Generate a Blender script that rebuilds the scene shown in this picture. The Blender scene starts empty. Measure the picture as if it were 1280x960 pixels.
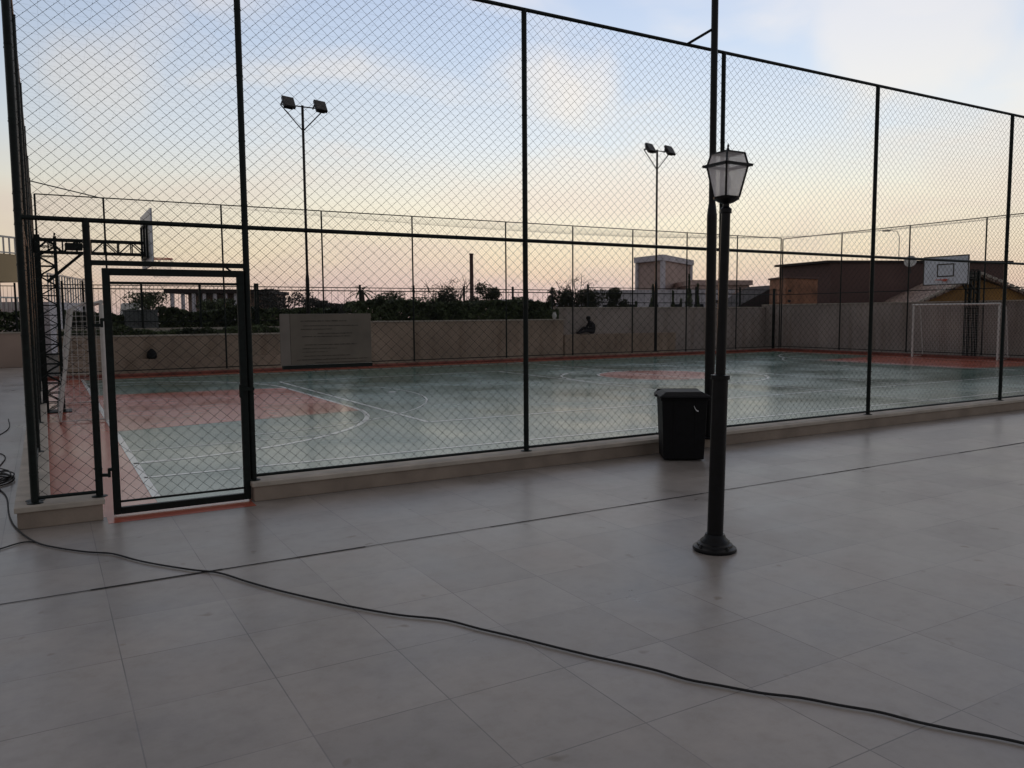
import bpy, bmesh, math, random
from math import radians as R, sin, cos, pi
from mathutils import Vector, Matrix
random.seed(7)
sc = bpy.context.scene
col = sc.collection

# ------------------------------------------------------------------ camera
F_PX, PITCH, ROLL, YAW = 1003.0, R(4.947), R(-0.406), R(30.181)
CAM = Vector((0.143, -8.245, 1.85))
FW = Vector((sin(YAW)*cos(PITCH), cos(YAW)*cos(PITCH), -sin(PITCH)))
R0 = Vector((cos(YAW), -sin(YAW), 0)); U0 = R0.cross(FW)
RT = R0*cos(ROLL) + U0*sin(ROLL); UP = -R0*sin(ROLL) + U0*cos(ROLL)
cd = bpy.data.cameras.new('camera'); cam = bpy.data.objects.new('camera', cd); col.objects.link(cam)
cd.sensor_width = 36; cd.lens = 36*F_PX/1280; cd.clip_start = .05; cd.clip_end = 5000
m = Matrix((RT, UP, -FW)).transposed().to_4x4(); m.translation = CAM
cam.matrix_world = m
sc.camera = cam

# ------------------------------------------------------------------ light
SUN_AZ = R(24.8); SUN_EL = R(1.6)
w = bpy.data.worlds.new("World"); sc.world = w; w.use_nodes = True
nt = w.node_tree; nt.nodes.clear()
def N(t, **k):
    n = nt.nodes.new(t)
    for a, b in k.items(): setattr(n, a, b)
    return n
L = lambda a, b: nt.links.new(a, b)
out = N('ShaderNodeOutputWorld'); bg = N('ShaderNodeBackground'); L(bg.outputs[0], out.inputs[0])
sky = N('ShaderNodeTexSky', sky_type='NISHITA', sun_disc=False, sun_elevation=SUN_EL, sun_rotation=SUN_AZ,
        altitude=600, air_density=1.0, dust_density=1.5, ozone_density=2.0)
tc = N('ShaderNodeTexCoord'); sep = N('ShaderNodeSeparateXYZ'); L(tc.outputs['Generated'], sep.inputs[0])
def math_(op, a, b=None, clamp=False):
    n = N('ShaderNodeMath', operation=op); n.use_clamp = clamp
    for i, v in enumerate((a, b)):
        if v is None: continue
        if isinstance(v, (int, float)): n.inputs[i].default_value = v
        else: L(v, n.inputs[i])
    return n.outputs[0]
def ramp(nt_, fac, stops, interp='LINEAR'):
    n = nt_.nodes.new('ShaderNodeValToRGB'); n.color_ramp.interpolation = interp
    e = n.color_ramp.elements
    while len(e) < len(stops): e.new(.5)
    for x, (p, c) in zip(e, stops):
        x.position = p; x.color = (c, c, c, 1) if isinstance(c, (int, float)) else (*c, 1)
    if fac is not None: nt_.links.new(fac, n.inputs[0])
    return n.outputs[0]
def srgb(r, g, b):
    f = lambda c: (c/255/12.92) if c/255 <= .04045 else ((c/255+.055)/1.055)**2.4
    return (f(r), f(g), f(b))
# colour of the dusk sky by height above the horizon (sky emits)
el = sep.outputs[2]
elr = ramp(nt, math_('MAXIMUM', el, 0.0), [
    (0.0, srgb(202,178,174)), (0.035, srgb(232,206,184)), (0.075, srgb(246,230,202)), (0.13, srgb(248,242,222)),
    (0.20, srgb(228,236,242)), (0.30, srgb(204,220,242)), (0.42, srgb(186,204,236)), (0.7, srgb(188,184,186)), (1.0, srgb(180,174,172))])
# azimuth: brighter towards the glow in front-right, darker behind
def dotdir(az):
    n = N('ShaderNodeVectorMath', operation='DOT_PRODUCT'); L(tc.outputs['Generated'], n.inputs[0])
    n.inputs[1].default_value = (sin(az), cos(az), 0); return n.outputs['Value']
azr = ramp(nt, math_('MULTIPLY_ADD', dotdir(R(46)), .5), [(0.0, .40), (.5, .50), (.78, .74), (.93, .97), (1.0, 1.10)])
nt.nodes[-1]
for n in list(nt.nodes):
    if n.type == 'MATH' and n.operation == 'MULTIPLY_ADD': n.inputs[2].default_value = .5
# clouds
mp = N('ShaderNodeMapping'); L(tc.outputs['Generated'], mp.inputs[0]); mp.inputs['Scale'].default_value = (1.6, 1.6, 5.0)
mp.inputs['Rotation'].default_value = (0, .12, 0); mp.inputs['Location'].default_value = (3.1, .4, .2)
nz = N('ShaderNodeTexNoise'); L(mp.outputs[0], nz.inputs[0]); nz.inputs['Scale'].default_value = 2.2; nz.inputs['Detail'].default_value = 5
nz.inputs['Roughness'].default_value = .48; nz.inputs['Distortion'].default_value = .25
cf = ramp(nt, nz.outputs[0], [(.42, 0), (.66, .75)], 'EASE')
ccol = ramp(nt, math_('MAXIMUM', el, 0.0), [(0, srgb(200,178,184)), (.10, srgb(238,220,204)), (.22, srgb(246,240,230)), (.36, srgb(238,236,240)), (.8, srgb(190,184,184))])
def patch(u, v, inner, outer, amp):                        # a thicker bit of cloud in one direction of the sky
    r_ = FW + RT*((u-640)/F_PX) + UP*((480-v)/F_PX); r_.normalize()
    n = N('ShaderNodeVectorMath', operation='DISTANCE'); L(tc.outputs['Generated'], n.inputs[0]); n.inputs[1].default_value = tuple(r_)
    wob = N('ShaderNodeTexNoise'); L(tc.outputs['Generated'], wob.inputs[0]); wob.inputs['Scale'].default_value = 6; wob.inputs['Detail'].default_value = 4
    return ramp(nt, math_('ADD', n.outputs['Value'], math_('MULTIPLY', math_('SUBTRACT', wob.outputs[0], .5), outer*3.2)), [(inner, amp), (outer, 0)], 'EASE')
allc = cf
for a_ in ((722,110,.0,.085,.9),(165,95,.0,.08,.6),(1120,60,.03,.20,.7),(1200,150,.02,.16,.4)):
    allc = math_('MAXIMUM', allc, patch(*a_))
mx = N('ShaderNodeMix', data_type='RGBA'); L(allc, mx.inputs['Factor']); L(elr, mx.inputs['A']); L(ccol, mx.inputs['B'])
# Nishita in a share, for the true dusk tint
sm = N('ShaderNodeMix', data_type='RGBA'); sm.blend_type = 'MIX'; sm.inputs['Factor'].default_value = .03
mul = N('ShaderNodeVectorMath', operation='SCALE'); L(mx.outputs['Result'], mul.inputs[0]); L(azr, mul.inputs['Scale'])
mul2 = N('ShaderNodeVectorMath', operation='SCALE'); L(mul.outputs[0], mul2.inputs[0]); mul2.inputs['Scale'].default_value = 10.0
L(mul2.outputs[0], sm.inputs['A']); L(sky.outputs[0], sm.inputs['B'])
L(sm.outputs['Result'], bg.inputs[0]); bg.inputs[1].default_value = 0.1
sd = bpy.data.lights.new('sun', 'SUN'); sd.energy = .12; sd.angle = R(1.5); sd.color = (1, .45, .2)
so = bpy.data.objects.new('sun', sd); col.objects.link(so)
so.rotation_euler = Vector((-sin(SUN_AZ)*cos(SUN_EL), -cos(SUN_AZ)*cos(SUN_EL), -sin(SUN_EL))).to_track_quat('-Z', 'Y').to_euler()
so.location = (20, 40, 30)
vs = sc.view_settings; vs.view_transform = 'Standard'; vs.look = 'None'; vs.gamma = 1; vs.use_curve_mapping = False; vs.exposure = 0.0

# ------------------------------------------------------------------ helpers
def ray(u, v): return FW + RT*((u-640)/F_PX) + UP*((480-v)/F_PX)
def at(u, v, z): return CAM + ray(u, v)*z               # a point at depth z
def atY(u, v, Y):
    d = ray(u, v); return CAM + d*((Y-CAM.y)/d.y)
def atX(u, v, X):
    d = ray(u, v); return CAM + d*((X-CAM.x)/d.x)
def V(*a): return Vector(a)
class MB:
    def __init__(s): s.v = []; s.f = []
    def poly(s, pts):
        n = len(s.v); s.v += [tuple(p) for p in pts]; s.f.append(tuple(range(n, n+len(pts)))); return s
    def hexa(s, p):                                       # 8 corners: 4 below, 4 above, same order
        n = len(s.v); s.v += [tuple(q) for q in p]
        s.f += [tuple(n+i for i in f) for f in ((3,2,1,0),(4,5,6,7),(0,1,5,4),(1,2,6,5),(2,3,7,6),(3,0,4,7))]; return s
    def box(s, a, b):
        x0,y0,z0 = a; x1,y1,z1 = b
        return s.hexa([(x0,y0,z0),(x1,y0,z0),(x1,y1,z0),(x0,y1,z0),(x0,y0,z1),(x1,y0,z1),(x1,y1,z1),(x0,y1,z1)])
    def frame(s, a, b):
        d = (Vector(b)-Vector(a)).normalized()
        r = V(0,0,1) if abs(d.z) < .9 else V(1,0,0)
        x = d.cross(r).normalized(); return x, x.cross(d)
    def bar(s, a, b, wx, wy=None):                        # rectangular bar from a to b
        wy = wy or wx; x, y = s.frame(a, b); a = Vector(a); b = Vector(b); x = x*wx/2; y = y*wy/2
        return s.hexa([a-x-y, a+x-y, a+x+y, a-x+y, b-x-y, b+x-y, b+x+y, b-x+y])
    def tube(s, pts, r, n=8, cap=True):
        pts = [Vector(p) for p in pts]; rs = r if isinstance(r, (list, tuple)) else [r]*len(pts)
        base = len(s.v); fx = None
        for i, p in enumerate(pts):
            d = (pts[min(i+1, len(pts)-1)] - pts[max(i-1, 0)]).normalized()
            if fx is None:
                q = V(0,0,1) if abs(d.z) < .9 else V(1,0,0); fx = d.cross(q).normalized()
            fx = (fx - d*fx.dot(d)).normalized(); fy = d.cross(fx)
            for k in range(n):
                a = 2*pi*k/n; s.v.append(tuple(p + (fx*cos(a)+fy*sin(a))*rs[i]))
        for i in range(len(pts)-1):
            for k in range(n):
                a = base+i*n+k; b = base+i*n+(k+1) % n; s.f.append((a, b, b+n, a+n))
        if cap:
            s.f.append(tuple(base+k for k in range(n))[::-1]); e = base+(len(pts)-1)*n; s.f.append(tuple(e+k for k in range(n)))
        return s
    def lathe(s, c, prof, n=24):                          # prof: (radius, z)
        base = len(s.v)
        for r, z in prof:
            for k in range(n):
                a = 2*pi*k/n; s.v.append((c[0]+r*cos(a), c[1]+r*sin(a), c[2]+z))
        for i in range(len(prof)-1):
            for k in range(n):
                a = base+i*n+k; b = base+i*n+(k+1) % n; s.f.append((a, b, b+n, a+n))
        s.f.append(tuple(base+k for k in range(n))[::-1]); e = base+(len(prof)-1)*n; s.f.append(tuple(e+k for k in range(n)))
        return s
    def build(s, name, mat, parent=None, bevel=0, smooth=False):
        me = bpy.data.meshes.new(name); o0 = Vector((0,0,0))
        if parent is not None: o0 = wloc(parent)
        elif s.v:
            xs = [v[0] for v in s.v]; ys = [v[1] for v in s.v]; zs = [v[2] for v in s.v]
            o0 = V((min(xs)+max(xs))/2, (min(ys)+max(ys))/2, min(zs))
        me.from_pydata([tuple(Vector(v)-o0) for v in s.v], [], s.f); me.materials.append(mat)
        o = bpy.data.objects.new(name, me); col.objects.link(o)
        if parent is not None: o.parent = parent
        else: o.location = o0
        if smooth:
            for p in me.polygons: p.use_smooth = True
            me.set_sharp_from_angle(angle=R(40))
        if bevel:
            b = o.modifiers.new('bevel', 'BEVEL'); b.width = bevel; b.segments = 2; b.limit_method = 'ANGLE'
        return o
def wloc(o):
    p = Vector((0,0,0))
    while o is not None: p += o.location; o = o.parent
    return p
def empty(name, loc, label, cat, group=None):
    o = bpy.data.objects.new(name, None); col.objects.link(o); o.location = loc; o.empty_display_size = .2
    return tag(o, label, cat, group)
def tag(o, label=None, cat=None, group=None, kind=None):
    if label: o['label'] = label
    if cat: o['category'] = cat
    if group: o['group'] = group
    if kind: o['kind'] = kind
    return o

# ------------------------------------------------------------------ materials
def mat(name, c, rough=.6, metal=0.0, var=.12, scale=6.0, bump=0.0, spec=.5, var2=None, trans=0.0, coord='Object', streak=False):
    m = bpy.data.materials.new(name); m.use_nodes = True; t = m.node_tree
    b = t.nodes['Principled BSDF']; b.inputs['Roughness'].default_value = rough; b.inputs['Metallic'].default_value = metal
    b.inputs['Specular IOR Level'].default_value = spec
    if trans: b.inputs['Transmission Weight'].default_value = trans
    tcn = t.nodes.new('ShaderNodeTexCoord'); n = t.nodes.new('ShaderNodeTexNoise'); t.links.new(tcn.outputs[coord], n.inputs[0])
    n.inputs['Scale'].default_value = scale; n.inputs['Detail'].default_value = 6
    lo = tuple(x*(1-var*1.6) for x in c); hi = var2 or tuple(min(1, x*(1+var*1.6)) for x in c)
    rc = ramp(t, n.outputs[0], [(.3, lo), (.7, hi)]); t.links.new(rc, b.inputs['Base Color'])
    if streak:                                             # rain streaks and damp blotches
        mp_ = t.nodes.new('ShaderNodeMapping'); t.links.new(tcn.outputs[coord], mp_.inputs[0]); mp_.inputs['Scale'].default_value = (2.2, 2.2, .18)
        n5 = t.nodes.new('ShaderNodeTexNoise'); t.links.new(mp_.outputs[0], n5.inputs[0]); n5.inputs['Scale'].default_value = 1.6; n5.inputs['Detail'].default_value = 7
        q = t.nodes.new('ShaderNodeMix'); q.data_type = 'RGBA'; q.blend_type = 'MULTIPLY'; q.inputs['Factor'].default_value = 1
        t.links.new(rc, q.inputs['A']); t.links.new(ramp(t, n5.outputs[0], [(.30, (.80,.77,.74)), (.52, (1,1,1)), (.7, (1.05,1.04,1.03))]), q.inputs['B']); t.links.new(q.outputs['Result'], b.inputs['Base Color'])
    if bump:
        bn = t.nodes.new('ShaderNodeBump'); bn.inputs['Strength'].default_value = bump; bn.inputs['Distance'].default_value = .01
        n2 = t.nodes.new('ShaderNodeTexNoise'); t.links.new(tcn.outputs[coord], n2.inputs[0]); n2.inputs['Scale'].default_value = scale*12
        t.links.new(n2.outputs[0], bn.inputs['Height']); t.links.new(bn.outputs[0], b.inputs['Normal'])
    return m
M = {}
M['green_paint'] = mat('dark green painted steel', (.005,.009,.008), .5, 0, .3, 20, 0, .22)
M['wire'] = mat('plastic coated wire', (.008,.012,.011), .55, 0, .2, 4, 0, .25)
M['nylon'] = mat('nylon net', (.45,.42,.40), .8, 0, .1, 4)
M['black_metal'] = mat('black painted cast metal', (.004,.004,.005), .38, 0, .3, 14, .1, .25)
M['galv'] = mat('weathered grey steel', (.05,.05,.05), .5, .5, .3, 20)
M['kerb'] = mat('beige painted render', (.27,.215,.17), .75, 0, .12, 3, .3)
M['coping'] = mat('pale beige coping', (.42,.37,.31), .7, 0, .12, 4, .2)
M['wall'] = mat('dull beige render', (.325,.25,.19), .85, 0, .16, .7, .3, streak=True)
M['wall2'] = mat('grey beige render', (.35,.30,.27), .85, 0, .12, .6, .3, streak=True)
M['red_wall'] = mat('reddish kerb paint', (.20,.07,.05), .7, 0, .2, 2)
M['white'] = mat('white enamel paint', (.58,.57,.54), .4, 0, .06, 8)
M['board'] = mat('white backboard paint', (.62,.66,.72), .35, 0, .05, 3)
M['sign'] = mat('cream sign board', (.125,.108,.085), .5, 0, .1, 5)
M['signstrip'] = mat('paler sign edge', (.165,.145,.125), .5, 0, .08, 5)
M['ink'] = mat('brown sign lettering', (.06,.05,.04), .6, 0, .1, 8)
M['bin'] = mat('black plastic', (.004,.004,.005), .6, 0, .2, 12, .1, .2)
M['sticker'] = mat('white sticker', (.6,.6,.6), .5, 0, .05, 8)
M['rubber'] = mat('black rubber', (.006,.006,.007), .7, 0, .2, 10)
M['orange'] = mat('orange rim paint', (.6,.08,.03), .4, 0, .1, 10)
M['frost'] = mat('frosted lamp glass', (.62,.60,.60), .5, 0, .05, 4, 0, .5, None, .35)
M['leaf'] = mat('dark hedge leaves', (.04,.06,.03), .6, 0, .5, 1.2, 0, .3, (.11,.14,.065))
M['leaf2'] = mat('olive tree leaves', (.055,.065,.035), .65, 0, .4, .5, 0, .3, (.11,.115,.07))
M['leaf3'] = mat('distant dull leaves', (.05,.052,.045), .7, 0, .3, .2, 0, .3, (.09,.085,.08))
M['bark'] = mat('bark', (.06,.045,.035), .85, 0, .3, 5, .5)
M['pinkwall'] = mat('pale pink render', (.45,.33,.29), .8, 0, .1, .3)
M['whitewall'] = mat('white render', (.55,.52,.55), .8, 0, .08, .4)
M['brownwall'] = mat('dark brown render', (.12,.07,.062), .85, 0, .18, .25)
M['brick'] = mat('orange brown brick', (.30,.14,.08), .85, 0, .25, 1.5)
M['mustard'] = mat('mustard render', (.36,.19,.055), .8, 0, .2, .6)
M['yellow'] = mat('cream yellow render', (.50,.38,.22), .8, 0, .1, .4)
M['darkroof'] = mat('dark roof sheet', (.03,.02,.02), .8, 0, .2, .5)
M['skin'] = mat('skin', (.25,.14,.10), .6, 0, .1, 8)
M['cloth'] = mat('dark shirt', (.02,.018,.022), .9, 0, .2, 10)
M['trouser'] = mat('dark maroon trousers', (.035,.015,.016), .9, 0, .2, 10)
M['greyblock'] = mat('grey rendered block', (.13,.14,.14), .85, 0, .12, .6)

def frosted():
    m = bpy.data.materials.new('frosted lantern glass'); m.use_nodes = True; t = m.node_tree; b = t.nodes['Principled BSDF']
    b.inputs['Base Color'].default_value = (.7,.68,.68,1); b.inputs['Roughness'].default_value = .4
    n = t.nodes.new('ShaderNodeTexNoise'); n.inputs['Scale'].default_value = 6
    tr = t.nodes.new('ShaderNodeBsdfTranslucent'); t.links.new(ramp(t, n.outputs[0], [(.3,(.86,.84,.84)),(.7,(.95,.94,.94))]), tr.inputs[0])
    mx_ = t.nodes.new('ShaderNodeMixShader'); mx_.inputs[0].default_value = .88; t.links.new(b.outputs[0], mx_.inputs[1]); t.links.new(tr.outputs[0], mx_.inputs[2])
    tp = t.nodes.new('ShaderNodeBsdfTransparent'); m2_ = t.nodes.new('ShaderNodeMixShader'); m2_.inputs[0].default_value = .55
    t.links.new(mx_.outputs[0], m2_.inputs[1]); t.links.new(tp.outputs[0], m2_.inputs[2]); t.links.new(m2_.outputs[0], t.nodes['Material Output'].inputs[0]); return m
M['frost'] = frosted()
def roof_tiles():
    m = bpy.data.materials.new('clay roof tiles'); m.use_nodes = True; t = m.node_tree; b = t.nodes['Principled BSDF']
    b.inputs['Roughness'].default_value = .85
    c = t.nodes.new('ShaderNodeTexCoord'); br = t.nodes.new('ShaderNodeTexBrick'); t.links.new(c.outputs['Object'], br.inputs[0])
    br.inputs['Scale'].default_value = 1.6; br.inputs['Color1'].default_value = (.46,.35,.29,1); br.inputs['Color2'].default_value = (.24,.15,.12,1)
    br.inputs['Mortar'].default_value = (.07,.05,.045,1); br.inputs['Mortar Size'].default_value = .03
    br.inputs['Brick Width'].default_value = .5; br.inputs['Row Height'].default_value = .45
    t.links.new(br.outputs[0], b.inputs['Base Color']); return m
M['tiles'] = roof_tiles()

def floor_mat():                                           # terrace porcelain tiles, 0.665 m grid
    m = bpy.data.materials.new('grey porcelain tiles'); m.use_nodes = True; t = m.node_tree; b = t.nodes['Principled BSDF']
    n = lambda k: t.nodes.new(k); l = lambda a, c: t.links.new(a, c)
    c = n('ShaderNodeNewGeometry'); mp = n('ShaderNodeMapping'); l(c.outputs['Position'], mp.inputs[0])
    mp.inputs['Location'].default_value = (-.42, 2.2, 0)
    br = n('ShaderNodeTexBrick'); l(mp.outputs[0], br.inputs[0]); br.offset = 0; br.squash = 1
    br.inputs['Scale'].default_value = 1; br.inputs['Brick Width'].default_value = .665; br.inputs['Row Height'].default_value = .665
    br.inputs['Mortar Size'].default_value = .0036; br.inputs['Mortar Smooth'].default_value = .3; br.inputs['Bias'].default_value = -.1
    br.inputs['Color1'].default_value = (.268,.238,.214,1); br.inputs['Color2'].default_value = (.326,.290,.260,1); br.inputs['Mortar'].default_value = (.13,.115,.108,1)
    # second set of cross joints so that some tiles are square
    n1 = n('ShaderNodeTexNoise'); l(c.outputs['Position'], n1.inputs[0]); n1.inputs['Scale'].default_value = 1.1; n1.inputs['Detail'].default_value = 7; n1.inputs['Roughness'].default_value = .62
    r1 = ramp(t, n1.outputs[0], [(.28, (.72,.71,.70)), (.5, (1,1,1)), (.72, (1.16,1.15,1.15))])
    n2 = n('ShaderNodeTexNoise'); l(c.outputs['Position'], n2.inputs[0]); n2.inputs['Scale'].default_value = 6.5; n2.inputs['Detail'].default_value = 9; n2.inputs['Roughness'].default_value = .68
    r2 = ramp(t, n2.outputs[0], [(.28, (.86,.84,.80)), (.5, (1,1,1)), (.72, (1.09,1.08,1.08))])
    # small dirt spots
    n3 = n('ShaderNodeTexNoise'); l(c.outputs['Position'], n3.inputs[0]); n3.inputs['Scale'].default_value = 5.0; n3.inputs['Detail'].default_value = 2
    r3 = ramp(t, n3.outputs[0], [(.24, (.62,.55,.45)), (.31, (1,1,1))])
    def mulc(a, d):
        q = n('ShaderNodeMix'); q.data_type = 'RGBA'; q.blend_type = 'MULTIPLY'; q.inputs['Factor'].default_value = 1
        l(a, q.inputs['A']); l(d, q.inputs['B']); return q.outputs['Result']
    # joints filled with dust in places
    cl = n('ShaderNodeMix'); cl.data_type = 'RGBA'; n4 = n('ShaderNodeTexNoise'); l(c.outputs['Position'], n4.inputs[0]); n4.inputs['Scale'].default_value = .9
    mm = n('ShaderNodeMath'); mm.operation = 'MULTIPLY'; l(ramp(t, n4.outputs[0], [(.42, 0.0), (.64, .72)]), mm.inputs[0]); l(br.outputs['Fac'], mm.inputs[1])
    l(mm.outputs[0], cl.inputs['Factor']); l(br.outputs[0], cl.inputs['A']); cl.inputs['B'].default_value = (.28,.25,.24,1)
    l(mulc(mulc(mulc(cl.outputs['Result'], r1), r2), r3), b.inputs['Base Color'])
    rr = ramp(t, n1.outputs[0], [(.3, .27), (.7, .43)]); l(rr, b.inputs['Roughness'])
    bp = n('ShaderNodeBump'); bp.inputs['Strength'].default_value = .25; bp.inputs['Distance'].default_value = .002; bp.invert = True
    l(br.outputs['Fac'], bp.inputs['Height']); l(bp.outputs[0], b.inputs['Normal'])
    b.inputs['Specular IOR Level'].default_value = .45
    return m
M['floor'] = floor_mat()
def court_mat(name, c, c2):
    m = bpy.data.materials.new(name); m.use_nodes = True; t = m.node_tree; b = t.nodes['Principled BSDF']
    n = lambda k: t.nodes.new(k); l = lambda a, d: t.links.new(a, d)
    g = n('ShaderNodeNewGeometry'); n1 = n('ShaderNodeTexNoise'); l(g.outputs['Position'], n1.inputs[0]); n1.inputs['Scale'].default_value = .55; n1.inputs['Detail'].default_value = 8
    n1.inputs['Roughness'].default_value = .6
    l(ramp(t, n1.outputs[0], [(.3, c), (.7, c2)]), b.inputs['Base Color'])
    n2 = n('ShaderNodeTexNoise'); l(g.outputs['Position'], n2.inputs[0]); n2.inputs['Scale'].default_value = .5; n2.inputs['Detail'].default_value = 3
    l(ramp(t, n2.outputs[0], [(.3, .15), (.7, .30)]), b.inputs['Roughness'])
    bp = n('ShaderNodeBump'); n3 = n('ShaderNodeTexNoise'); l(g.outputs['Position'], n3.inputs[0]); n3.inputs['Scale'].default_value = 40
    bp.inputs['Strength'].default_value = .03; bp.inputs['Distance'].default_value = .004; l(n3.outputs[0], bp.inputs['Height']); l(bp.outputs[0], b.inputs['Normal'])
    b.inputs['Specular IOR Level'].default_value = .42
    return m
M['court_green'] = court_mat('green court paint', (.075,.148,.112), (.10,.178,.14))
M['court_red'] = court_mat('red court paint', (.42,.11,.068), (.49,.14,.092))
M['line'] = court_mat('white line paint', (.62,.66,.66), (.78,.80,.80))

# ------------------------------------------------------------------ setting: ground
XL, YFAR = 31.46, 19.26
CX, CY = 16.0, 9.9
g = MB()
g.poly([(-400,-400,-.012),(600,-400,-.012),(600,600,-.012),(-400,600,-.012)])
tag(g.build('ground', mat('dull earth', (.09,.075,.06), .9, 0, .3, .2)), kind='structure')
fl = MB()
fl.poly([(-30,-30,0),(45,-30,0),(45,-.02,0),(-30,-.02,0)]); fl.poly([(-30,-.02,0),(-.02,-.02,0),(-.02,27,0),(-30,27,0)])
fl.poly([(-.02,19.6,0),(34,19.6,0),(34,20.2,0),(-.02,20.2,0)])
tag(fl.build('terrace_floor', M['floor']), kind='structure')
dr = MB()
x = -30.0
while x < 45:                                              # drain slot with grit filling some of its length
    Ls = random.uniform(.25, 1.1); wd = random.choice([.009,.011,.013,.018,.024,.028])
    dr.poly([(x,-2.2-wd/2,.004),(x+Ls,-2.2-wd/2,.004),(x+Ls,-2.2+wd/2,.004),(x,-2.2+wd/2,.004)]); x += Ls
tag(dr.build('drain_slot', mat('dark drain slot', (.012,.011,.011), .9)), kind='structure')
c = MB(); c.poly([(-.02,-.02,.0),(XL+.1,-.02,.0),(XL+.1,19.6,.0),(-.02,19.6,.0)]); c.poly([(.56,-.02,.0),(.56,-.30,.0001),(1.86,-.30,.0001),(1.86,-.02,.0)])
for i in range(len(c.v)): c.v[i] = (c.v[i][0], c.v[i][1], .002)
tag(c.build('court_surround', M['court_red']), kind='structure')
BX0, BX1, BY0, BY1 = 1.04, 30.4, 0.30, 18.65
c = MB(); c.poly([(BX0,BY0,.0035),(BX1,BY0,.0035),(BX1,BY1,.0035),(BX0,BY1,.0035)])
tag(c.build('court_floor', M['court_green']), kind='structure')
K = MB()
K.poly([(1.04,6.15,.005),(5.5,6.75,.005),(5.5,12.6,.005),(1.04,13.1,.005)]); K.poly([(30.4,6.15,.005),(30.4,13.1,.005),(25.9,12.6,.005),(25.9,6.75,.005)])
K.poly([(CX+.15+1.85*cos(2*pi*k/48), 10.4+1.85*sin(2*pi*k/48), .005) for k in range(48)])
tag(K.build('court_key_paint', M['court_red']), kind='structure')
# lines
Z = .0065
LN = MB()
def seg(a, b, w_=.05):
    a = V(*a,Z); b = V(*b,Z); d = (b-a).normalized(); n_ = V(-d.y,d.x,0)*w_/2; LN.poly([a-n_, b-n_, b+n_, a+n_])
def arc(cx, cy, r, a0, a1, w_=.05, n=40):
    for i in range(n):
        t0 = R(a0+(a1-a0)*i/n); t1 = R(a0+(a1-a0)*(i+1)/n)
        p = lambda t, rr: (cx+rr*cos(t), cy+rr*sin(t), Z)
        LN.poly([p(t0,r-w_/2), p(t0,r+w_/2), p(t1,r+w_/2), p(t1,r-w_/2)])
seg((1.06,.6),(1.06,18.85),.08); seg((30.38,.6),(30.38,18.85),.08)
seg((1.06,1.78),(30.4,1.78),.07); seg((1.06,18.0),(30.4,18.0),.08)
for s, bx in ((1, 1.04), (-1, 30.4)):
    q = (lambda a: a) if s == 1 else (lambda a: 180-a)
    # indoor football area
    n0 = 0
    arc(bx, 7.25, 4.42, q(-90), q(0), .09); arc(bx, 12.55, 4.42, q(0), q(90), .09)
    seg((bx+s*4.42,7.25),(bx+s*4.42,12.55),.08)
    arc(bx+s*1.3, 9.9, 5.4, q(-85), q(85), .04, 60)       # three-point arc
    seg((bx,3.9),(bx+s*3.0,3.9),.04); seg((bx,15.9),(bx+s*3.0,15.9),.04)
    seg((bx+s*.1,2.9),(bx+s*.5,2.9),.05)
    seg((bx+s*6.3,9.8),(bx+s*6.3,10.0),.2)
# volleyball
for a, b in (((5.82,4.4),(26.4,4.2)),((5.82,14.6),(26.4,14.6)),((5.82,4.4),(5.82,14.6)),((26.4,4.2),(26.4,14.6)),((12.9,4.35),(12.9,14.6)),((19.1,4.35),(19.1,14.6))): seg(a, b, .08)
seg((CX,.6),(CX,18.85),.06)
arc(CX, 10.1, 3.0, 0, 360, .08, 60); arc(CX+.15, 10.4, 1.85, 0, 360, .07, 48)
tag(LN.build('court_lines', M['line']), kind='structure')

# ------------------------------------------------------------------ kerb walls the fences stand on
def kerb(x0, y0, x1, y1, label, zt=.2, m1='kerb', m2='coping'):
    e = empty('kerb_wall', ((x0+x1)/2,(y0+y1)/2,0), label, 'low wall', 'low kerb walls round the court')
    b = MB(); b.box((x0+.02,y0+.02,0),(x1-.02,y1-.02,zt-.05)); b.build('base', M[m1], e, .008)
    b = MB(); b.box((x0,y0,zt-.05),(x1,y1,zt)); b.build('coping', M[m2], e, .008)
kerb(1.86,-.14,XL+.2,.16,'long low beige kerb wall between the terrace and the court, right of the gate')
kerb(-.16,-.14,.55,.16,'short beige kerb wall block under the fence corner left of the gate')
kerb(-.16,.165,.12,YFAR+.2,'low beige kerb wall running away along the left side of the court')
kerb(.125,YFAR-.1,XL+.2,YFAR+.2,'low dull red kerb under the far fence beyond the court', .10, 'red_wall', 'red_wall')
kerb(XL-.1,.165,XL+.2,YFAR-.105,'low dull red kerb under the end fence behind the right goal', .10, 'red_wall', 'red_wall')

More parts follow.
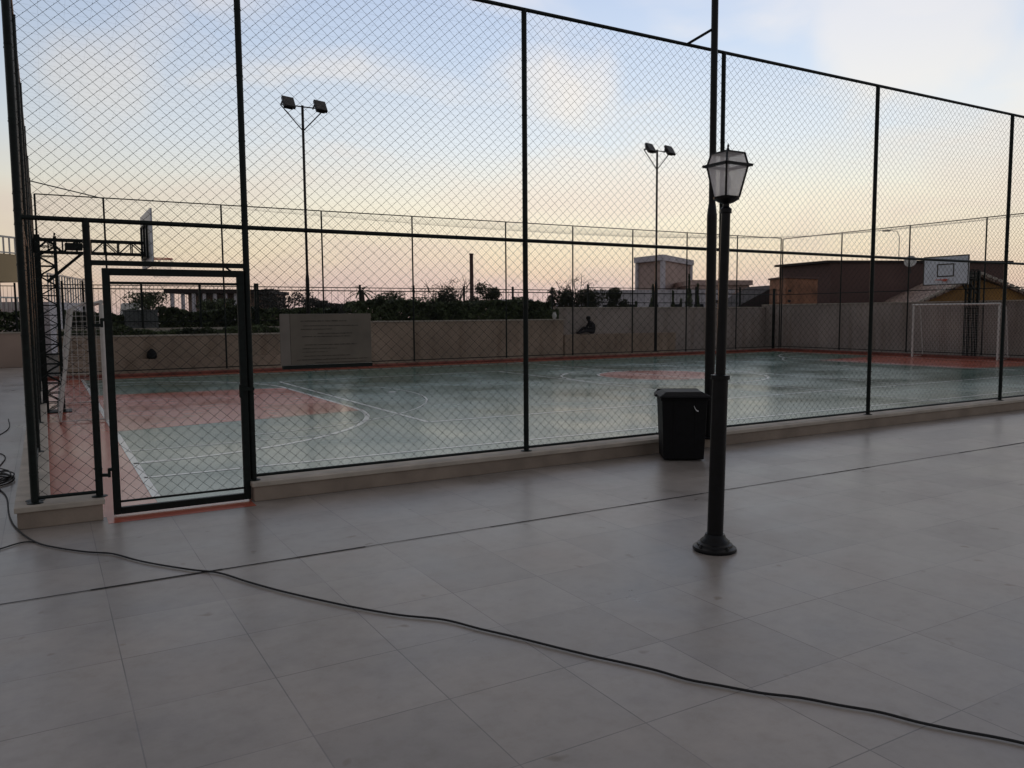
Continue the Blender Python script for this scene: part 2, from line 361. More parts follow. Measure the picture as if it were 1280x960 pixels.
# ------------------------------------------------------------------ chain-link fences
ZT, ZR, ZB = 5.37, 2.723, .245
from mathutils import noise as mnoise
def sag(p, u):
    q = p*.9; return u*(.014*mnoise.noise(q)) + V(0,0,.016*mnoise.noise(q+V(7,3,1))) + V(-u.y,u.x,0)*(.02*mnoise.noise(p*.6+V(1,9,4)))
def mesh_wires(mb, o, u, a0, a1, z0, z1, dx=.120, dz=.108, r=.0018, n=3, knots=False):
    """two families of diagonal wires clipped to a rectangle; o origin, u horizontal unit"""
    u = Vector(u); o = Vector(o); k = dz/dx; nrm = V(-u.y,u.x,0)
    W = a1-a0; H = z1-z0
    for s in (1, -1):
        i = math.floor(-(H/k)/dx)-1
        phase = (-a0 % dx)
        while i*dx < W + H/k:
            c0 = i*dx + phase + (0 if True else 0)
            # s=1: x = c0 + z/k ; s=-1: x = W' - ...
            pts = []
            if s == 1: f = lambda zz: c0 + zz/k - H/k*0
            else: f = lambda zz: c0 - zz/k + H/k
            xa, xb = f(0), f(H)
            if s == 1:
                za = 0 if xa >= 0 else (0-c0)*k; zb = H if xb <= W else (W-c0)*k
            else:
                za = 0 if xa <= W else (c0+H/k-W)*k; zb = H if xb >= 0 else (c0+H/k)*k
            if zb-za > .02 and za < H and zb > 0:
                A = o+u*(a0+f(za))+V(0,0,z0+za)+nrm*(.0025*s); B = o+u*(a0+f(zb))+V(0,0,z0+zb)+nrm*(.0025*s)
                if not knots: mb.tube([A, B], r, n, False)
                else:
                    ns = max(1, int((zb-za)/.35)); pl = [A.lerp(B, q/ns) for q in range(ns+1)]
                    mb.tube([p+sag(p, u) for p in pl], r, n, False)
                    if s == 1:                             # the twist where two wires hook round each other
                        kz = math.ceil(za/(dz/2))
                        while kz*dz/2 < zb:
                            zz = kz*dz/2; p = o+u*(a0+f(zz))+V(0,0,z0+zz); p += sag(p, u); q = len(mb.v); h = .0062; ww = .0034
                            mb.v += [tuple(p+V(0,0,h)), tuple(p+u*ww), tuple(p+nrm*.005), tuple(p-u*ww), tuple(p-nrm*.005), tuple(p-V(0,0,h))]
                            mb.f += [(q,q+1,q+2),(q,q+2,q+3),(q,q+3,q+4),(q,q+4,q+1),(q+5,q+2,q+1),(q+5,q+3,q+2),(q+5,q+4,q+3),(q+5,q+1,q+4)]; kz += 1
            i += 1
def fence(o, u, posts, label, zt=ZT, zr=ZR, zb=ZB, zk=.2, pr=.031, gap=None, r=.0018, rr=.022, knots=False):
    o = Vector(o); u = Vector(u); e = empty('chain_link_fence', o, label, 'fence', 'chain link fences round the court')
    for a in posts:
        b = MB(); p = o+u*a; b.tube([p+V(0,0,zk), p+V(0,0,zr if gap and abs(a-gap[0]) < .02 else zt)], pr, 12); b.lathe(tuple(p+V(0,0,zk)), [(pr*2.2,0),(pr*2.2,.005),(pr*1.1,.014)], 12)
        ztp = zr if gap and abs(a-gap[0]) < .02 else zt
        for zc in [zr-.06, zr+.06]+[zk+.25+.62*q for q in range(9)]:
            if zc < ztp: b.lathe(tuple(p+V(0,0,zc)), [(pr+.0035,0),(pr+.0035,.012)], 10)
        b.build('post', M['green_paint'], e, smooth=True)
    for z, nm in ((zt,'top_rail'),(zr,'middle_rail')):
        b = MB(); b.tube([o+u*posts[0]+V(0,0,z), o+u*posts[-1]+V(0,0,z)], rr, 10); b.build(nm, M['green_paint'], e, smooth=True)
    segs = [(a, b_) for a, b_ in zip(posts, posts[1:])]
    for a, b_ in segs:
        if gap and abs(a-gap[0]) < .02:
            m_ = MB(); mesh_wires(m_, o, u, a+pr, b_-pr, gap[2], zr, r=r, knots=knots); m_.build('mesh_panel', M['wire'], e)
            t = MB(); t.bar(o+u*a+V(0,0,gap[2]), o+u*b_+V(0,0,gap[2]), .045); t.build('gate_lintel', M['green_paint'], e)
        else:
            t = MB(); t.tube([o+u*a+V(0,0,zb), o+u*b_+V(0,0,zb)], .016, 8); t.build('shadow_strip', M['green_paint'], e, smooth=True)
            m_ = MB(); mesh_wires(m_, o, u, a+pr*.5, b_-pr*.5, zb, zr, r=r, knots=knots); m_.build('mesh_panel', M['wire'], e)
        if gap and abs(b_-gap[0]) < .02: continue
        a2 = posts[0] if gap and abs(a-gap[0]) < .02 else a
        m_ = MB(); mesh_wires(m_, o, u, a2+pr*.5, b_-pr*.5, zr, zt, r=r, knots=knots); m_.build('mesh_panel', M['wire'], e)
    return e
near = fence((0,0,0),(1,0,0),[0,.515,1.905,5.133,8.30,11.59,15.40,18.7,21.9,25.1,28.3,XL-.12],
      'tall near chain link fence with a gate, along the terrace', gap=(.515,1.905,2.345), knots=True)
fence((0,YFAR,0),(1,0,0),[0.1,1.89,5.29,8.59,11.96,15.9,19.07,22.19,25.28,28.4,XL-.12],
      'tall far chain link fence in front of the boundary wall', zt=5.45, zk=.15, zb=.2, pr=.028, rr=.018, r=.0022)
fence((0,0,0),(0,1,0),[.12,3.2,6.4,9.6,12.8,16.0,YFAR],
      'tall chain link fence down the left side, seen almost edge on', zt=5.42, pr=.036, r=.0034)
fence((XL,0,0),(0,1,0),[.0,3.05,6.2,9.45,12.6,15.9,YFAR],
      'tall chain link end fence behind the right goal', zt=5.42, zk=.15, zb=.2, pr=.028, rr=.018, r=.0022)
b = MB(); b.tube([(1.89,YFAR,5.43),(0.02,16.6,5.43)], .016, 8); o = b.build('corner_brace', M['green_paint'], None); 
tag(o, 'thin brace across the top of the far left fence corner', 'brace')

# gate: a part of the near fence
def make_gate():
    x0, x1, z0, z1 = .655, 1.835, .05, 2.265
    f = MB(); t = .064
    for xx in (x0, x1): f.bar((xx,-.02,z0-t/2),(xx,-.02,z1+t/2), .052, t)
    for zz in (z0, z1): f.bar((x0+t/2,-.02,zz),(x1-t/2,-.02,zz), .05, t)
    f.bar((x0+t/2,-.02,z0+.085),(x1-t/2,-.02,z0+.085), .02, .02)
    f.bar((x0+t/2,-.02,z1-.10),(x1-t/2,-.02,z1-.10), .02, .025)
    gt = f.build('gate', M['green_paint'], near, .004)
    gt['label'] = 'closed square framed mesh gate'
    m_ = MB(); mesh_wires(m_, (0,-.02,0), (1,0,0), x0+.04, x1-.04, z0+.085, z1-.10, knots=True); m_.build('mesh_panel', M['wire'], gt)
    for zz in (.40, 1.78):
        h = MB(); h.bar((.54,-.02,zz),(.60,-.05,zz), .028); h.bar((.60,-.05,zz-.02),(.60,-.05,zz+.06), .024); h.bar((.60,-.05,zz+.05),(.66,-.03,zz+.05), .028)
        h.build('hinge', M['green_paint'], gt)
    h = MB(); h.bar((1.80,-.05,1.13),(1.93,-.05,1.13), .03); h.bar((1.80,-.06,1.05),(1.80,-.06,1.18), .03); h.build('latch', M['green_paint'], gt)
    h = MB(); h.bar((1.70,-.03,2.33),(1.87,-.03,2.20), .016); h.build('stay', M['green_paint'], gt)
make_gate()

# sagging net stretched over the court
def cover_net():
    mb = MB(); nx, ny = 120, 76; seg_ = 14
    def z_(x, y):
        return 5.36 - 1.05*(1-abs(2*x/XL-1)**2.2)*(1-abs(2*y/YFAR-1)**2.0)**.9
    for i in range(nx+1):
        x = XL*i/nx; mb.tube([(x, YFAR*j/seg_, z_(x, YFAR*j/seg_)) for j in range(seg_+1)], .0006, 3, False)
    for i in range(ny+1):
        y = YFAR*i/ny; mb.tube([(XL*j/seg_, y, z_(XL*j/seg_, y)) for j in range(seg_+1)], .0006, 3, False)
    o = mb.build('cover_net', M['nylon']); tag(o, 'thin sagging net stretched over the court between the fence tops', 'net')
cover_net()

# ------------------------------------------------------------------ tall floodlight masts
def mast_base():
    e = empty('floodlight_mast', (0,0,0), 'x', 'light mast', 'tall floodlight masts round the court')
    b = MB(); b.tube([(0,0,.15),(0,0,3.15)], .066, 16); b.tube([(0,0,3.15),(0,0,3.3)], [.066,.048], 16, False); b.tube([(0,0,3.3),(0,0,9.0)], .045, 14)
    b.lathe((0,0,.15), [(.14,0),(.14,.02),(.07,.022)], 16); b.build('pole', M['black_metal'], e, smooth=True)
    b = MB(); b.tube([(-.75,0,8.96),(.75,0,8.96)], .022, 8); b.build('crossbar', M['black_metal'], e)
    for s in (-1, 1):
        b = MB(); b.tube([(s*.73,0,8.93),(0,0,8.15)], .02, 8); b.build('strut', M['black_metal'], e)
        h = MB(); cx = .52*s + (.0 if s < 0 else .05)
        T = Matrix.Translation((cx,-.16,8.99)) @ Matrix.Rotation(R(-38),4,'X') @ Matrix.Rotation(R(6),4,'Z')
        def bx(a, b_):
            x0,y0,z0 = a; x1,y1,z1 = b_
            h.hexa([T@V(*p) for p in ((x0,y0,z0),(x1,y0,z0),(x1,y1,z0),(x0,y1,z0),(x0,y0,z1),(x1,y0,z1),(x1,y1,z1),(x0,y1,z1))])
        bx((-.20,-.07,-.24),(.20,.03,.24)); bx((-.15,.031,-.18),(.15,.11,.18)); bx((-.23,-.01,-.03),(-.201,.16,.03)); bx((.201,-.01,-.03),(.23,.16,.03))
        hd = h.build('floodlight', M['black_metal'], e)
        h = MB(); bx((-.18,-.078,-.22),(.18,-.072,.22)); h.build('lens', M['galv'], hd)
    return e
def copy_tree(o, parent=None):
    c_ = o.copy(); col.objects.link(c_); c_.parent = parent
    for ch in [x for x in bpy.data.objects if x.parent == o]: copy_tree(ch, c_)
    return c_
mb0 = mast_base(); mb0.location = (8.14, YFAR+.33, 0)
mb0['label'] = 'tall two-head floodlight mast beyond the far fence, nearer the left goal'
m2 = copy_tree(mb0); m2.location = (23.78, YFAR+.33, 0); m2['label'] = 'tall two-head floodlight mast beyond the far fence, near the pale pink building'
m3 = copy_tree(mb0); m3.location = (7.92, -.21, 0); m3.rotation_euler = (0,0,pi); m3['label'] = 'tall black mast beside the wheelie bin, passing out of the top of view'

br = MB(); br.tube([(0,0,5.56),(.28,-.21,5.37)], .018, 8); ob = br.build('brace', M['black_metal'], None); ob.parent = m3; ob.location = (0,0,0)
ob.data.transform(Matrix.Translation((.14,-.105,5.36)))

# ------------------------------------------------------------------ street lamp on the terrace
def lantern():
    X0, Y0 = 4.605, -3.715
    e = empty('street_lamp', (X0,Y0,0), 'black post lamp with a square frosted lantern standing on the terrace tiles', 'street lamp')
    b = MB(); b.lathe((X0,Y0,0), [(.165,0),(.17,.012),(.165,.028),(.14,.04),(.135,.055),(.115,.065),(.11,.08),(.085,.10),(.074,.13)], 32); b.build('base', M['black_metal'], e, smooth=True)
    b = MB(); b.lathe((X0,Y0,0), [(.062,.12),(.060,1.34),(.072,1.342),(.072,1.375),(.045,1.38)], 28); b.build('lower_column', M['black_metal'], e, smooth=True)
    b = MB(); b.lathe((X0,Y0,0), [(.038,1.37),(.034,2.60),(.043,2.605),(.043,2.635),(.036,2.64),(.024,2.65),(.024,2.70)], 24); b.build('upper_column', M['black_metal'], e, smooth=True)
    th = math.atan2(CAM.y-Y0, CAM.x-X0) + R(-3)
    def P(r, k, z): a = th + k*pi/2; return V(X0+r*cos(a), Y0+r*sin(a), z)
    # frame
    f = MB(); f.lathe((X0,Y0,0), [(.025,2.672),(.05,2.68),(.095,2.705),(.098,2.72),(.02,2.724)], 20)
    r0, r1, r2, r3 = .093, .148, .148, .122
    z0, z1, z2 = 2.722, 2.95, 3.045
    for k in range(4):
        f.bar(P(r0,k,z0), P(r1,k,z1), .011); f.bar(P(r2,k,z1+.01), P(r3,k,z2), .011)
        f.bar(P(r0,k,z0), P(r0,k+1,z0), .010); f.bar(P(r3,k,z2), P(r3,k+1,z2), .010)
        f.bar(P(.185,k,z1+.002), P(.150,k,z1+.010), .018)
        f.bar(P(.162,k,z1+.004), P(.162,k+1,z1+.004), .022, .020)
        f.bar(P(r3,k,z2), V(X0,Y0,z2+.018), .008)
    f.lathe((X0,Y0,z2), [(.012,0),(.012,.03),(.006,.045),(.009,.055),(.002,.075)], 10)
    f.build('lantern_frame', M['black_metal'], e)
    for k in range(4):
        i = .985
        q = MB(); n_ = (P(r0,k,z0)+P(r0,k+1,z0))/2-V(X0,Y0,z0); n_.normalize(); n_ *= .004
        a, b_, c_, d_ = P(r0*i,k,z0+.004), P(r0*i,k+1,z0+.004), P(r1*i,k+1,z1-.006), P(r1*i,k,z1-.006)
        q.hexa([a-n_, b_-n_, b_, a, d_-n_, c_-n_, c_, d_]); q.build('glass_pane', M['frost'], e)
        q = MB(); a, b_, c_, d_ = P(r2*i,k,z1+.012), P(r2*i,k+1,z1+.012), P(r3*i,k+1,z2-.003), P(r3*i,k,z2-.003)
        q.hexa([a-n_, b_-n_, b_, a, d_-n_, c_-n_, c_, d_]); q.build('roof_pane', M['frost'], e)
    q = MB(); q.poly([P(r3*.98,k,z2-.001) for k in range(4)]); q.v += [(v[0],v[1],v[2]-.004) for v in q.v]; q.f += [(7,6,5,4)]; q.build('roof_cap', M['black_metal'], e)
    b = MB()
    for k in range(4):
        a = th+pi/4+k*pi/2; b.lathe((X0+.145*cos(a), Y0+.145*sin(a), .034), [(.011,0),(.011,.014),(.006,.016),(.006,.026)], 6)
    b.build('base_bolts', M['galv'], e)
    from mathutils import Quaternion
    e.rotation_mode = 'QUATERNION'; e.rotation_quaternion = Quaternion(V(FW.x,FW.y,0).normalized(), R(1.05))   # the post leans a little
    q = MB(); q.lathe((X0,Y0,0), [(.018,2.73),(.018,2.77),(.030,2.80),(.032,2.85),(.018,2.88)], 14); q.build('bulb', M['frost'], e, smooth=True)
lantern()

# ------------------------------------------------------------------ wheelie bin
def bin_():
    e = empty('wheelie_bin', (7.20,-.48,0), 'black plastic wheelie bin standing in front of the kerb by the mast', 'rubbish bin')
    T = Matrix.Translation((7.13,-.53,0)) @ Matrix.Rotation(R(-33),4,'Z') @ Matrix.Diagonal((1.12,1.05,1,1))
    def hx(mb, b0, b1, z0, z1):
        (x0,y0,x1,y1), (X0,Y0,X1,Y1) = b0, b1
        mb.hexa([T@V(*p) for p in ((x0,y0,z0),(x1,y0,z0),(x1,y1,z0),(x0,y1,z0),(X0,Y0,z1),(X1,Y0,z1),(X1,Y1,z1),(X0,Y1,z1))])
    b = MB(); hx(b, (-.225,-.215,.225,.18), (-.25,-.25,.25,.25), .02, .79); hx(b, (-.265,-.265,.265,.265), (-.265,-.265,.265,.265), .765, .80)
    for xx in (-.12, .12): hx(b, (xx-.012,-.222,xx+.012,-.19), (xx-.012,-.258,xx+.012,-.22), .12, .76)
    b.build('body', M['bin'], e, .012)
    b = MB(); hx(b, (-.285,-.30,.285,.275), (-.275,-.285,.275,.265), .803, .83)
    hx(b, (-.265,-.27,.265,.25), (-.20,-.20,.20,.20), .831, .872); hx(b, (-.31,-.06,-.286,.06), (-.30,-.05,-.286,.05), .80, .83)
    b.build('lid', M['bin'], e, .01)
    b = MB(); b.tube([T@V(-.25,.285,.82), T@V(-.23,.33,.85), T@V(.23,.33,.85), T@V(.25,.285,.82)], .014, 8); b.build('handle', M['bin'], e)
    for s in (-1, 1):
        b = MB(); b.tube([T@V(s*.13,.19,.09), T@V(s*.20,.19,.09)], .09, 20); b.build('wheel', M['rubber'], e)
    b = MB()
    pts = [(.10+.05*t, .70-.06*t-.02*math.sin(t*3)) for t in [i/6 for i in range(7)]]
    for (xa, za), (xb, zb_) in zip(pts, pts[1:]):
        y = -.255; b.hexa([T@V(xa,y-.003,za-.008), T@V(xb,y-.003,zb_-.008), T@V(xb,y,zb_-.008), T@V(xa,y,za-.008), T@V(xa,y-.003,za+.008), T@V(xb,y-.003,zb_+.008), T@V(xb,y,zb_+.008), T@V(xa,y,za+.008)])
    b.build('sticker', M['sticker'], e)
bin_()

# ------------------------------------------------------------------ sign board on the near fence
def sign():
    e = empty('sign_board', (2.68,-.06,1.34), 'cream notice board with faint brown lines of writing, hung on the near fence', 'sign')
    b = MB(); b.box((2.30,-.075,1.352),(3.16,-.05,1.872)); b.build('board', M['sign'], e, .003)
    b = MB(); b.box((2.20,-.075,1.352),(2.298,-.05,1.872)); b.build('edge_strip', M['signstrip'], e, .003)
    b = MB(); b.box((2.215,-.085,1.312),(3.165,-.04,1.349)); b.build('shadow_strip', M['green_paint'], e)  # dark bar standing in for the shadow line under the board
    rnd = random.Random(3)
    rows = [(.055,.30,.72,.011),(.085,.55,.0,.0),(.105,.33,.85,.009),(.14,.30,.56,.009),(.185,.48,.78,.009),(.215,.31,.75,.009),
            (.30,.34,.82,.009),(.34,.31,.60,.007),(.375,.31,.5,.006),(.415,.33,.74,.008),(.452,.25,.95,.010),(.485,.45,.93,.009)]
    for dz, a, b_, h in rows:
        if b_ == 0: continue
        t = MB()
        x = 2.20+.96*a - .08; xe = 2.20+.96*b_
        while x < xe:
            wl = rnd.uniform(.018,.07); xx = x
            while xx < min(x+wl, xe):
                cw = rnd.uniform(.005,.009); hh = h*rnd.choice([.7,.7,1.0])
                t.box((xx,-.0785,1.86-dz-h),(xx+cw,-.0752,1.86-dz-h+hh)); xx += cw+.0025
            x += wl+.012
        t.build('text_line', M['ink'], e)
sign()

# ------------------------------------------------------------------ goals
def goal():
    e = empty('football_goal', (0,0,0), 'x', 'goal', 'white football goals on the court')
    W, H, D = 3.4, 2.12, .72; r = .04
    for s in (-1, 1):
        b = MB(); b.tube([(0,s*W/2,.016),(0,s*W/2,H-r)], r, 14); b.build('upright', M['white'], e, smooth=True)
    b = MB(); b.tube([(0,-W/2-r,H),(0,W/2+r,H)], r, 14); b.build('crossbar', M['white'], e, smooth=True)
    for s in (-1, 1):
        b = MB(); b.tube([(0,s*W/2,H-.01),(-.30,s*W/2,H-.02),(-.45,s*W/2,H-.12),(-D,s*W/2,.04),(0,s*W/2,.04)], .016, 8); b.build('side_frame', M['white'], e, smooth=True)
    b = MB(); b.tube([(-D,-W/2,.04),(-D,W/2,.04)], .016, 8); b.build('ground_bar', M['white'], e)
    n = MB(); rr = .0028
    prof = [(0,H-.02),(-.30,H-.03),(-.45,H-.14),(-D,.06)]
    def pr(t):
        Ls = [math.dist(a, b) for a, b in zip(prof, prof[1:])]; tt = t*sum(Ls)
        for l_, a, b in zip(Ls, prof, prof[1:]):
            if tt <= l_ or b == prof[-1]: return (a[0]+(b[0]-a[0])*tt/l_, a[1]+(b[1]-a[1])*tt/l_)
            tt -= l_
    for i in range(35):
        y = -W/2+W*i/34; n.tube([(p[0], y, p[1]) for p in prof], rr, 3, False)
    for j in range(27):
        p = pr(j/26); n.tube([(p[0], -W/2, p[1]), (p[0]-.02, 0, p[1]), (p[0], W/2, p[1])], rr, 3, False)
    for s in (-1, 1):
        for j in range(20):
            z = .06+(H-.1)*j/20; xx = -.45-(D-.45)*(H-.14-z)/(H-.2) if z < H-.14 else -.4
            n.tube([(0,s*W/2,z),(xx,s*W/2,z)], rr, 3, False)
        for j in range(1, 7):
            x = -.1*j; zt = H-.03 if x > -.31 else (H-.03-(-.30-x)*.73 if x > -.45 else (H-.14)*(D+x)/(D-.45))
            n.tube([(x,s*W/2,.05),(x,s*W/2,max(zt,.1))], rr, 3, False)
    n.build('net', M['white'], e)
    return e
g1 = goal(); g1.location = (1.04, 9.45, 0); g1['label'] = 'white goal with sagging net at the left end, seen from the side beside the gate'
g2 = copy_tree(g1); g2.location = (30.75, 10.15, 0); g2.rotation_euler = (0,0,pi); g2['label'] = 'white goal at the far right end of the court, under the white backboard'

# ------------------------------------------------------------------ basketball stands
def hoop():
    e = empty('basketball_stand', (0,0,0), 'x', 'basketball hoop', 'basketball stands on the court')
    G = M['green_paint']
    def lattice(mb, a, b, off, n, wt, wd):                 # ladder truss between two chords
        a = Vector(a); b = Vector(b); off = Vector(off)
        mb.bar(a, b, wt); mb.bar(a+off, b+off, wt)
        for i in range(n):
            p = a+(b-a)*i/n; q = a+(b-a)*(i+1)/n
            mb.bar(p, q+off, wd) if i % 2 == 0 else mb.bar(p+off, q, wd)
            mb.bar(p, p+off, wd)
    t = MB()
    for y in (-.16, .16):
        lattice(t, (-.02,y,0), (-.02,y,3.42), (.30,0,0), 18, .055, .018)
        t.bar((-.02,y,0), (-.02,y,3.44), .10)
    for z in [i*.38 for i in range(10)]:
        t.bar((-.02,-.16,z+.05), (-.02,.16,z+.05), .03); t.bar((.28,-.16,z+.05), (.28,.16,z+.05), .03)
    t.box((-.15,-.28,.0),(.42,.28,.02)); t.build('column', G, e)
    t = MB()
    for y in (-.16, .16): lattice(t, (-.08,y,3.12), (1.88,y,3.12), (0,0,.24), 8, .04, .022)
    t.bar((.12,-.16,2.55),(.75,-.16,3.12), .045); t.bar((.12,.16,2.55),(.75,.16,3.12), .045)
    t.box((.45,-.2,3.18),(.75,.2,3.30)); t.build('arm', G, e)
    t = MB(); t.bar((1.88,-.5,3.05),(1.88,.5,3.05), .04); t.bar((1.88,-.5,3.7),(1.88,.5,3.7), .04)
    for y in (-.5, 0, .5): t.bar((1.88,y,3.05),(1.88,y,3.7), .04)
    t.build('bracket', G, e)
    b = MB(); b.box((1.91,-.90,2.86),(1.94,.90,3.97)); bd = b.build('backboard', M['board'], e, .003)
    q = MB(); k = 1.943
    def rect(y0, z0, y1, z1, w_):
        for a, b_ in (((y0,z0),(y1,z0+w_)),((y0,z1-w_),(y1,z1)),((y0,z0+w_),(y0+w_,z1-w_)),((y1-w_,z0+w_),(y1,z1-w_))):
            q.box((k-.001,a[0],a[1]),(k+.003,b_[0],b_[1]))
    rect(-.90,2.86,.90,3.97,.04); rect(-.34,3.17,.34,3.67,.045); q.build('markings', M['ink'], bd)
    r_ = MB(); r_.tube([(2.18+.225*cos(2*pi*i/28), .225*sin(2*pi*i/28), 3.05) for i in range(29)], .011, 8); r_.box((1.944,-.07,3.0),(1.985,.07,3.09)); r_.build('rim', M['orange'], e)
    n = MB()
    for i in range(12):
        for s in (1, -1):
            pts = []
            for j in range(6):
                a = 2*pi*i/12+s*j*.26; rr = .22-.016*j*(1+.0); z = 3.04-.075*j; pts.append((2.18+rr*cos(a), rr*sin(a), z))
            n.tube(pts, .003, 3, False)
    n.build('net', M['white'], e)
    return e
h1 = hoop(); h1.location = (.13, 9.9, 0); h1['label'] = 'dark lattice basketball stand with side-on backboard behind the left goal'
h2 = copy_tree(h1); h2.location = (32.0, 10.15, 0); h2.rotation_euler = (0,0,pi); h2['label'] = 'basketball stand with white backboard facing us, behind the right goal'

# ------------------------------------------------------------------ black cable on the terrace
def catmull(P, n=8):
    jr = random.Random(len(P)); P = [(p[0]+jr.uniform(-.004,.004), p[1]+jr.uniform(-.004,.004), p[2]) for p in P]
    P = [Vector(p) for p in P]; P = [P[0]*2-P[1]]+P+[P[-1]*2-P[-2]]; o = []
    for i in range(1, len(P)-2):
        for k in range(n):
            t = k/n; a, b, c_, d = P[i-1:i+3]
            o.append(.5*((2*b)+(c_-a)*t+(2*a-5*b+4*c_-d)*t*t+(3*b-a-3*c_+d)*t**3))
    o.append(P[-2]); return o
def cable():
    px = [(0,612),(8,622),(12,645),(22,662),(45,678),(75,685),(110,690),(140,692),(170,700),(200,706),(240,712),(275,716),(310,727),(350,738),(400,750),(450,760),(500,769),(555,775),(600,786),(640,795),
          (690,808),(740,820),(780,829),(820,838),(860,849),(900,857),(950,866),(1000,872),(1050,882),(1100,890),(1150,903),(1200,913),(1250,923),(1300,934),(1400,965)]
    pts = []
    for u, v in px:
        d = ray(u, v); p = CAM+d*((.011-CAM.z)/d.z); pts.append((p.x, p.y, .011))
    b = MB(); b.tube(catmull(pts, 6), .007, 8)
    rnd = random.Random(5)
    # loose coil at the left
    C0 = V(-.62,2.5,.005); loop = []
    for i in range(110):
        a = i*.42; r_ = .26+.07*sin(i*.31)+.05*rnd.random()
        loop.append((C0.x+r_*1.25*cos(a)+.08*sin(i*.11), C0.y+r_*1.5*sin(a)+.1*cos(i*.17), .012+.010*(i % 9)*.6+.004*rnd.random()))
    loop += [(-.45,1.9,.005),(-.5,1.2,.005),(-.42,.9,.005), pts[0]]
    b.tube(catmull(loop, 3), .0075, 6)
    b.tube(catmull([(-.42,3.5,.01),(-.1-.3,4.4,.01),(-.7,5.6,.01),(-.45,7.4,.01),(-.5,9,.01)], 8), .007, 6)
    b.tube(catmull([(-.25,-.75,.01),(-.1,-.62,.01),(.0,-.66,.01)], 6), .006, 6)
    o = b.build('power_cable', M['rubber'], smooth=True); tag(o, 'long black cable snaking over the terrace tiles from a loose coil', 'cable')
cable()

# ------------------------------------------------------------------ boundary walls
def wall(x0, y0, x1, y1, zt, label, matw, cop=.05):
    e = empty('boundary_wall', ((x0+x1)/2,(y0+y1)/2,0), label, 'wall', 'boundary walls round the grounds')
    b = MB(); b.box((x0,y0,0),(x1,y1,zt)); b.build('wall_body', matw, e)
    b = MB(); b.box((x0-.03,y0-.03,zt+.001),(x1+.03,y1+.03,zt+cop)); b.build('coping', M['coping'], e)
wall(.5,20.3,10.2,20.55,1.22,'low beige planter wall behind the far fence, left part, below the hedge', M['wall'])
wall(10.24,20.3,19.3,20.6,1.60,'brownish middle wall behind the far fence, with hedge above it', M['wall'])
wall(19.34,20.75,XL+.515,21.0,2.1,'grey beige boundary wall right of the middle, behind the seated person', M['wall2'])
wall(XL+.55,-3,XL+.8,21.0,2.22,'grey beige end boundary wall behind the right goal', M['wall2'])
wall(-14,27.2,-.3,27.5,1.28,'beige wall outside at far left beyond the terrace, hedge on top', mat('warm beige render', (.34,.25,.20), .8, 0, .1, .5))
b = MB(); b.box((19.33,20.2,0),(25.5,20.72,.97)); tag(b.build('ledge', M['wall']), 'low ledge in front of the grey wall where a person sits', 'ledge')
b = MB(); b.box((.5,20.0,0),(9.0,20.28,.50)); tag(b.build('ledge', M['wall']), 'low plinth along the foot of the planter wall, left of the notice board', 'ledge')
b = MB(); b.box((.5,21.6,0),(10.2,21.8,1.48)); b.v and tag(b.build('planter_wall', M['coping']), 'second raised planter wall with pale top behind the low beige wall', 'wall')

# dark rounded bag
def bag():
    b = MB(); c0 = V(3.13,20.12,.50)
    b.lathe(c0, [(.10,0),(.15,.04),(.155,.14),(.12,.24),(.06,.30),(.03,.33)], 16)
    e = b.build('bag', M['bin'], None, smooth=True); tag(e, 'small dark rounded bag on the low plinth seen through the gate', 'bag')
    h = MB(); h.tube([c0+V(-.05+.0*i, -.02, .30) if i == 0 else c0+V(-.05+.16*sin(i*.5), -.04, .30-.04*i) for i in range(6)], .012, 6); h.build('strap', M['sticker'], e)
bag()

